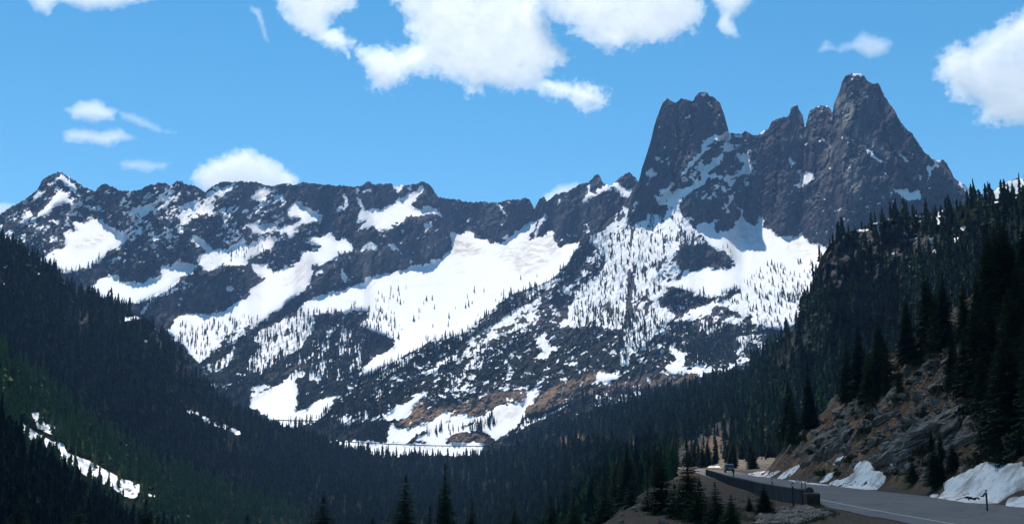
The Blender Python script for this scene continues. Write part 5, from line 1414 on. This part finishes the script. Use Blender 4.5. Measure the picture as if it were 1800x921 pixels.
bm = bmesh.new(); box(bm, (0, -2.30, .86), (.42, .03, .16)); obj_bm("number_plate", bm, M_PLATE, car)

# ---- the road far across the valley: a shelf with its guard rail
def far_line(pts, rho_, z_off):
    return [Vector(at(x, y, r) + np.array((0, 0, z_off))) for (x, y), r in zip(pts, rho_)]


M_RAIL = simple("rail_dark", [(.04, .035, .032), (.09, .08, .07)], 2)
for pts, rho_, wdt, lab in (([(575, 774), (620, 777), (680, 780), (760, 783), (850, 784), (930, 786)], [1440, 1440, 1440, 1435, 1425, 1400], 1.1, "long dark retaining edge of the road across the valley floor"), ([(480, 738), (520, 739), (560, 739.5), (600, 741)], [1480, 1480, 1480, 1480], 1.2, "short dark rail above the snow at the valley head")):
    ps = far_line(pts, rho_, 0); rootp = ps[0].copy()
    g = bpy.data.objects.new("guard_rail", None); COL.objects.link(g); g.location = rootp; tag(g, lab, "guard rail")
    bm = bmesh.new(); bp = bmesh.new()
    for a, c2 in zip(ps[:-1], ps[1:]):
        t_ = (c2 - a); L = t_.length; t_.normalize(); q_ = t_.to_track_quat("X", "Z").to_matrix().to_4x4()
        box(bm, (a + c2) / 2 - rootp, (L, .6, wdt), q_)
        for j in range(int(L / 9)):
            box(bp, a + t_ * (j * 9 + 4) - rootp - Vector((0, 0, wdt * .5 + .9)), (.5, .5, 2.2))
    obj_bm("rail", bm, M_RAIL, g); obj_bm("post", bp, M_RAIL, g)
# ------------------------------------------------------------------ sun, sky, air
SUN_AZ, SUN_EL = R_(-15), R_(63)       # azimuth measured from +Y towards +X
sun_dir = Vector((math.sin(SUN_AZ) * math.cos(SUN_EL), math.cos(SUN_AZ) * math.cos(SUN_EL), math.sin(SUN_EL)))
sd = bpy.data.lights.new("sun", "SUN"); sd.energy = SUN; sd.angle = R_(0.53); sd.color = (1.0, .93, .83)
so = bpy.data.objects.new("sun", sd); so.rotation_euler = (-sun_dir).to_track_quat("-Z", "Y").to_euler(); so.location = (0, 0, 500)
COL.objects.link(so)

W = bpy.data.worlds.new("World"); scene.world = W; W.use_nodes = True
nt = W.node_tree; nt.nodes.clear()
sky = nt.nodes.new("ShaderNodeTexSky"); sky.sky_type = "NISHITA"; sky.sun_disc = False
sky.sun_elevation = SUN_EL; sky.sun_rotation = SUN_AZ; sky.altitude = 1700; sky.air_density = 1.0; sky.dust_density = 0.05; sky.ozone_density = 2.2
hs = nt.nodes.new("ShaderNodeHueSaturation"); hs.inputs["Saturation"].default_value = SKY_SAT; hs.inputs["Value"].default_value = SKY_VAL; hs.inputs["Hue"].default_value = SKY_HUE
bg = nt.nodes.new("ShaderNodeBackground"); bg.inputs["Strength"].default_value = SKY_STR
wo = nt.nodes.new("ShaderNodeOutputWorld")
nt.links.new(sky.outputs[0], hs.inputs["Color"]); nt.links.new(hs.outputs[0], bg.inputs["Color"]); nt.links.new(bg.outputs[0], wo.inputs["Surface"])

if HAZE > 0:
    bm = bmesh.new(); bmesh.ops.create_cube(bm, size=1.0)
    for v in bm.verts:
        v.co = Vector((v.co.x * 7000, 1700 + v.co.y * 6800, (v.co.z + .5) * 1300 - 175))
    me = bpy.data.meshes.new("haze"); bm.to_mesh(me); bm.free()
    hm = bpy.data.materials.new("haze"); hm.use_nodes = True; hn = hm.node_tree; hn.nodes.clear()
    pv = hn.nodes.new("ShaderNodeVolumePrincipled"); pv.inputs["Density"].default_value = HAZE; pv.inputs["Color"].default_value = (.30, .55, 1.0, 1); pv.inputs["Anisotropy"].default_value = .15
    oo = hn.nodes.new("ShaderNodeOutputMaterial"); hn.links.new(pv.outputs[0], oo.inputs["Volume"])
    me.materials.append(hm)
    link("haze", me, label="thin blue air between the viewer and the mountains", cat="haze", kind="stuff")

# ------------------------------------------------------------------ clouds: bodies of vapour with ragged, thinning edges
def _chain(n, op, *args):
    nd = n.nodes.new("ShaderNodeMath"); nd.operation = op
    for i, v in enumerate(args):
        if isinstance(v, (int, float)): nd.inputs[i].default_value = v
        else: n.links.new(v, nd.inputs[i])
    return nd.outputs[0]


KINDS = {"thick": (.0105, 66, 105, 24), "thin": (.0095, 46, 90, 22), "wisp": (.0055, 48, 60, 30)}      # density, raggedness, half depth, softness (metres)
CAMR = Matrix.Rotation(math.pi / 2 + PITCH, 3, "X")


def project(P):
    q = (P - EYE) @ np.array(CAMR)
    return 900 + F * q[..., 0] / -q[..., 2], 460.5 - F * q[..., 1] / -q[..., 2]


def sdist(px, py, poly):
    P = np.array(poly, float); Q2 = np.roll(P, -1, 0)
    x = px.ravel()[:, None]; y = py.ravel()[:, None]
    ex, ey = (Q2 - P).T; wx = x - P[:, 0]; wy = y - P[:, 1]
    t = np.clip((wx * ex + wy * ey) / np.maximum(ex * ex + ey * ey, 1e-9), 0, 1)
    d = np.sqrt(((wx - ex * t) ** 2 + (wy - ey * t) ** 2).min(1))
    c_ = ((P[:, 1] > y) != (Q2[:, 1] > y)) & (x < ex * (y - P[:, 1]) / np.where(ey == 0, 1e-9, ey) + P[:, 0])
    return np.where(c_.sum(1) % 2 == 1, d, -d).reshape(px.shape)


def cloud(poly, rho, label, kind="thick", seed=0, k=1.0, **_):
    D_, A, cap, soft = KINDS[kind]
    A *= k; soft *= k
    P = np.array(poly, float); cx_, cy_ = (P.min(0) + P.max(0)) / 2
    C = at(cx_, cy_, rho); e3 = C - EYE; dist = np.linalg.norm(e3); e3 /= dist
    e1 = np.cross(e3, (0, 0, 1)); e1 /= np.linalg.norm(e1); e2 = np.cross(e1, e3)
    mpp = dist / F * 1.02
    hw = (P[:, 0].max() - P[:, 0].min()) / 2 * mpp + 2 * A; hh = (P[:, 1].max() - P[:, 1].min()) / 2 * mpp + 2 * A
    nu = int(np.clip(hw / 7, 40, 240)); nv = int(np.clip(hh / 7, 30, 160))
    u = np.linspace(-hw, hw, nu); v = np.linspace(-hh, hh, nv)
    U, Vv = np.meshgrid(u, v)
    W3 = C + U[..., None] * e1 + Vv[..., None] * e2
    px, py = project(W3)
    S = sdist(px, py, poly) * mpp + .36 * A
    RNG = 220.0
    img = bpy.data.images.new("cloud_shape", nu, nv, float_buffer=True, is_data=True)
    val = np.clip(.5 + S / (2 * RNG), 0, 1)
    img.pixels.foreach_set(np.stack([val, val, val, np.ones_like(val)], -1).astype(np.float32).ravel()); img.pack()
    m = bpy.data.materials.new("cloud_vapour"); m.use_nodes = True; n = m.node_tree; n.nodes.clear()
    tc = n.nodes.new("ShaderNodeTexCoord"); sx = n.nodes.new("ShaderNodeSeparateXYZ"); n.links.new(tc.outputs["Object"], sx.inputs[0])
    cb = n.nodes.new("ShaderNodeCombineXYZ")
    n.links.new(_chain(n, "MULTIPLY_ADD", sx.outputs[0], .5 / hw, .5), cb.inputs[0]); n.links.new(_chain(n, "MULTIPLY_ADD", sx.outputs[1], .5 / hh, .5), cb.inputs[1])
    ti = n.nodes.new("ShaderNodeTexImage"); ti.image = img; ti.interpolation = "Linear"; ti.extension = "EXTEND"; n.links.new(cb.outputs[0], ti.inputs[0])
    sm = _chain(n, "MULTIPLY", _chain(n, "SUBTRACT", ti.outputs[0], .5), 2 * RNG)
    core = _chain(n, "SUBTRACT", _chain(n, "MINIMUM", sm, cap), _chain(n, "ABSOLUTE", sx.outputs[2]))
    ad = n.nodes.new("ShaderNodeVectorMath"); ad.operation = "ADD"; ad.inputs[1].default_value = (seed * 913.0, seed * 377.0, 0); n.links.new(tc.outputs["Object"], ad.inputs[0])
    nz = n.nodes.new("ShaderNodeTexNoise"); nz.inputs["Scale"].default_value = 1 / (150.0 * k ** .5); nz.inputs["Detail"].default_value = 9.0; nz.inputs["Roughness"].default_value = .72
    n.links.new(ad.outputs[0], nz.inputs["Vector"])
    d = _chain(n, "MULTIPLY_ADD", _chain(n, "SUBTRACT", nz.outputs["Fac"], .5), 3.6 * A, core)
    nf = n.nodes.new("ShaderNodeTexNoise"); nf.inputs["Scale"].default_value = 1 / 42.0; nf.inputs["Detail"].default_value = 5.0; nf.inputs["Roughness"].default_value = .7
    n.links.new(ad.outputs[0], nf.inputs["Vector"]); d = _chain(n, "MULTIPLY_ADD", _chain(n, "SUBTRACT", nf.outputs["Fac"], .5), 2.6 * A, d)
    mr = n.nodes.new("ShaderNodeMapRange"); mr.interpolation_type = "SMOOTHSTEP"; mr.inputs[1].default_value = -.15 * A; mr.inputs[2].default_value = soft; mr.inputs[3].default_value = 0.0; mr.inputs[4].default_value = D_
    n.links.new(d, mr.inputs[0])
    pv = n.nodes.new("ShaderNodeVolumePrincipled"); pv.inputs["Color"].default_value = (1, 1, 1, 1); pv.inputs["Anisotropy"].default_value = .55
    n.links.new(mr.outputs[0], pv.inputs["Density"])
    oo = n.nodes.new("ShaderNodeOutputMaterial"); n.links.new(pv.outputs[0], oo.inputs["Volume"])
    # a closed skin a little larger than the vapour
    st = 3
    Sg = S[::st, ::st]; Ug = U[::st, ::st]; Vg = Vv[::st, ::st]
    ins = Sg > -1.1 * A
    cell = ins[:-1, :-1] | ins[1:, :-1] | ins[:-1, 1:] | ins[1:, 1:]
    half = np.clip(np.minimum(Sg, cap) + 1.1 * A, 2.0, None)
    idx = np.arange(Sg.size).reshape(Sg.shape); N_ = Sg.size
    q = np.stack([idx[:-1, :-1], idx[:-1, 1:], idx[1:, 1:], idx[1:, :-1]], -1)[cell]
    faces = [q, q[:, ::-1] + N_]
    pc = np.pad(cell, 1)
    for (dj, di), (a_, b_) in (((-1, 0), (0, 1)), ((0, 1), (1, 2)), ((1, 0), (2, 3)), ((0, -1), (3, 0))):
        edge = cell & ~pc[1 + dj:pc.shape[0] - 1 + dj, 1 + di:pc.shape[1] - 1 + di]
        qa = np.stack([idx[:-1, :-1], idx[:-1, 1:], idx[1:, 1:], idx[1:, :-1]], -1)[edge]
        faces.append(np.stack([qa[:, b_], qa[:, a_], qa[:, a_] + N_, qa[:, b_] + N_], -1))
    fc = np.concatenate(faces)
    VV = np.concatenate([np.stack([Ug, Vg, -half], -1).reshape(-1, 3), np.stack([Ug, Vg, half], -1).reshape(-1, 3)])
    used = np.unique(fc); rm = -np.ones(2 * N_, int); rm[used] = np.arange(len(used))
    me = mesh_from("cloud", VV[used], rm[fc].reshape(-1), 4, m, False)
    bm = bmesh.new(); bm.from_mesh(me); bmesh.ops.recalc_face_normals(bm, faces=bm.faces[:]); bm.to_mesh(me); bm.free()
    o = link("cloud", me, label=label, cat="cloud")
    Mx = Matrix((e1, e2, e3)).transposed().to_4x4(); Mx.translation = Vector(C); o.matrix_world = Mx


if CLOUDS:
    cloud([(640, -90), (690, 0), (720, 30), (715, 55), (735, 75), (705, 90), (690, 82), (650, 88), (618, 84), (640, 118), (655, 158), (680, 160), (700, 145), (720, 130), (760, 130), (810, 140), (825, 162), (850, 165), (850, 150), (905, 160), (940, 150), (975, 172), (1000, 175), (1030, 197), (1062, 182), (1062, 158), (1035, 150), (1000, 145), (960, 140), (978, 112), (996, 104), (982, 80), (962, 40), (942, 8), (925, -5), (900, -90)], 6000, "largest white cumulus cloud with a ragged tail pointing down right at top centre", n=420, rmax=60, seed=1)
    cloud([(470, -60), (488, 8), (500, 40), (540, 66), (572, 82), (612, 97), (617, 75), (602, 58), (576, 55), (580, 32), (620, 15), (650, -40), (640, -70)], 6000, "white cloud lobe at the top edge left of the largest cumulus", n=130, rmax=40, seed=2, k=.8)
    cloud([(920, -30), (930, 0), (965, 32), (1010, 50), (1040, 75), (1070, 92), (1120, 78), (1180, 72), (1225, 52), (1236, 20), (1235, -60), (930, -70)], 6200, "grey-bellied white cloud at the top edge right of the largest cumulus", n=160, rmax=55, seed=3)
    cloud([(1240, -10), (1262, 20), (1258, 50), (1275, 66), (1299, 66), (1290, 35), (1310, 15), (1335, -5), (1330, -40), (1250, -40)], 6200, "ragged narrow cloud hanging from the top edge above the gap between the towers", "thin", n=70, rmax=20, seed=4, k=.6)
    cloud([(1880, -40), (1800, 15), (1770, 35), (1735, 60), (1700, 85), (1680, 82), (1648, 100), (1648, 130), (1665, 157), (1690, 175), (1720, 178), (1722, 215), (1752, 222), (1800, 217), (1880, 225), (1950, 120)], 5600, "big bright cumulus cut off by the edge right of the tallest tower", n=260, rmax=60, seed=5)
    cloud([(1432, 92), (1450, 70), (1472, 84), (1500, 68), (1515, 53), (1540, 60), (1572, 74), (1567, 95), (1530, 107), (1500, 92), (1470, 92)], 6000, "small wispy cloud just above the tallest tower", "wisp", n=70, rmax=14, seed=6, k=.45)
    cloud([(333, 312), (350, 293), (370, 280), (400, 268), (430, 262), (465, 270), (490, 288), (528, 312), (520, 345), (440, 380), (360, 350)], 7600, "rounded white cloud rising from behind the far ridge", n=200, rmax=40, seed=7, k=.8)
    cloud([(113, 192), (140, 178), (170, 173), (207, 195), (202, 212), (160, 217), (125, 210)], 6500, "upper of the two small flat clouds over the pointed peak at left", "thin", n=90, rmax=14, seed=8, k=.5)
    cloud([(203, 193), (235, 198), (262, 210), (292, 228), (312, 234), (280, 238), (245, 224), (215, 210)], 6500, "thin slanting cloud trailing from the upper flat cloud at left", "wisp", n=80, rmax=9, seed=9, k=.4)
    cloud([(111, 228), (145, 225), (175, 229), (215, 226), (245, 246), (215, 251), (190, 260), (150, 253), (113, 250)], 6500, "lower of the two small flat clouds over the pointed peak at left", "thin", n=100, rmax=12, seed=10, k=.5)
    cloud([(206, 284), (240, 278), (303, 287), (290, 299), (260, 305), (213, 298)], 6800, "small flat cloud low over the far ridge beside the rounded cloud", "wisp", n=70, rmax=8, seed=11, k=.4)
    cloud([(437, 8), (457, 14), (467, 40), (474, 78), (462, 68), (453, 40)], 6000, "narrow upright wisp of cloud left of the top clouds", "wisp", n=50, rmax=7, seed=12, k=.4)
    cloud([(30, -20), (60, 22), (82, 27), (102, 8), (150, 22), (200, 17), (245, 7), (320, -10), (300, -40), (60, -40)], 6000, "ragged strip of cloud along the top edge at far left", "thin", n=110, rmax=16, seed=13, k=.5)
    cloud([(948, 347), (980, 324), (1018, 320), (1030, 340), (1000, 370), (950, 370)], 7600, "small white cloud tucked behind the notch right of the ridge", "thin", n=60, rmax=14, seed=14, k=.5)
    cloud([(-60, 350), (0, 353), (28, 356), (20, 372), (0, 390), (-60, 395)], 7200, "small white cloud behind the far left end of the ridge", "thin", n=60, rmax=14, seed=15, k=.5)
    # the cloud overhead whose shadow lies on the road and the slopes beside it
    zc = 1500.0
    off = Vector((sun_dir.x, sun_dir.y)) / sun_dir.z * zc
    pm_ = bpy.data.materials.new("cloud_overhead"); pm_.use_nodes = True; n_ = pm_.node_tree; n_.nodes.clear()
    pv_ = n_.nodes.new("ShaderNodeVolumePrincipled"); pv_.inputs["Density"].default_value = SHADE_D; pv_.inputs["Color"].default_value = (1, 1, 1, 1); pv_.inputs["Anisotropy"].default_value = .55
    n_.links.new(pv_.outputs[0], n_.nodes.new("ShaderNodeOutputMaterial").inputs["Volume"])
    bm = bmesh.new()
    bmesh.ops.create_icosphere(bm, subdivisions=6, radius=1.0)
    cx_, cy_, rx_, ry_ = SHADE
    for v in bm.verts:
        nn_ = mnoise.fractal(v.co * 2.3 + Vector((3, 1, 7)), .9, 2.1, 5)
        f_ = 1 + .22 * nn_
        z_ = v.co.z
        v.co = Vector((v.co.x * rx_ * f_, v.co.y * ry_ * f_, (110 if z_ > 0 else 60) * z_ * (1 + .5 * nn_)))
    me = bpy.data.meshes.new("cloud"); bm.to_mesh(me); bm.free(); me.materials.append(pm_)
    link("cloud", me, label="cumulus high overhead that shades the road", cat="cloud", loc=(cx_ + off.x, cy_ + off.y, zc))

# ------------------------------------------------------------------ render settings
scene.render.engine = "CYCLES"
c = scene.cycles
c.use_denoising = True
c.volume_step_rate = STEP
try:
    c.denoiser = "OPENIMAGEDENOISE"; c.denoising_input_passes = "RGB_ALBEDO_NORMAL"; c.denoising_prefilter = "ACCURATE"
except Exception:
    pass
c.use_adaptive_sampling = False
c.max_bounces = 6; c.diffuse_bounces = 3; c.glossy_bounces = 2; c.transmission_bounces = 2; c.transparent_max_bounces = 8; c.volume_bounces = VB
c.sample_clamp_indirect = 6
c.caustics_reflective = False; c.caustics_refractive = False
scene.view_settings.view_transform = "Standard"; scene.view_settings.look = "None"
scene.view_settings.exposure = EXPOSURE; scene.view_settings.gamma = 1.0; scene.view_settings.use_curve_mapping = False
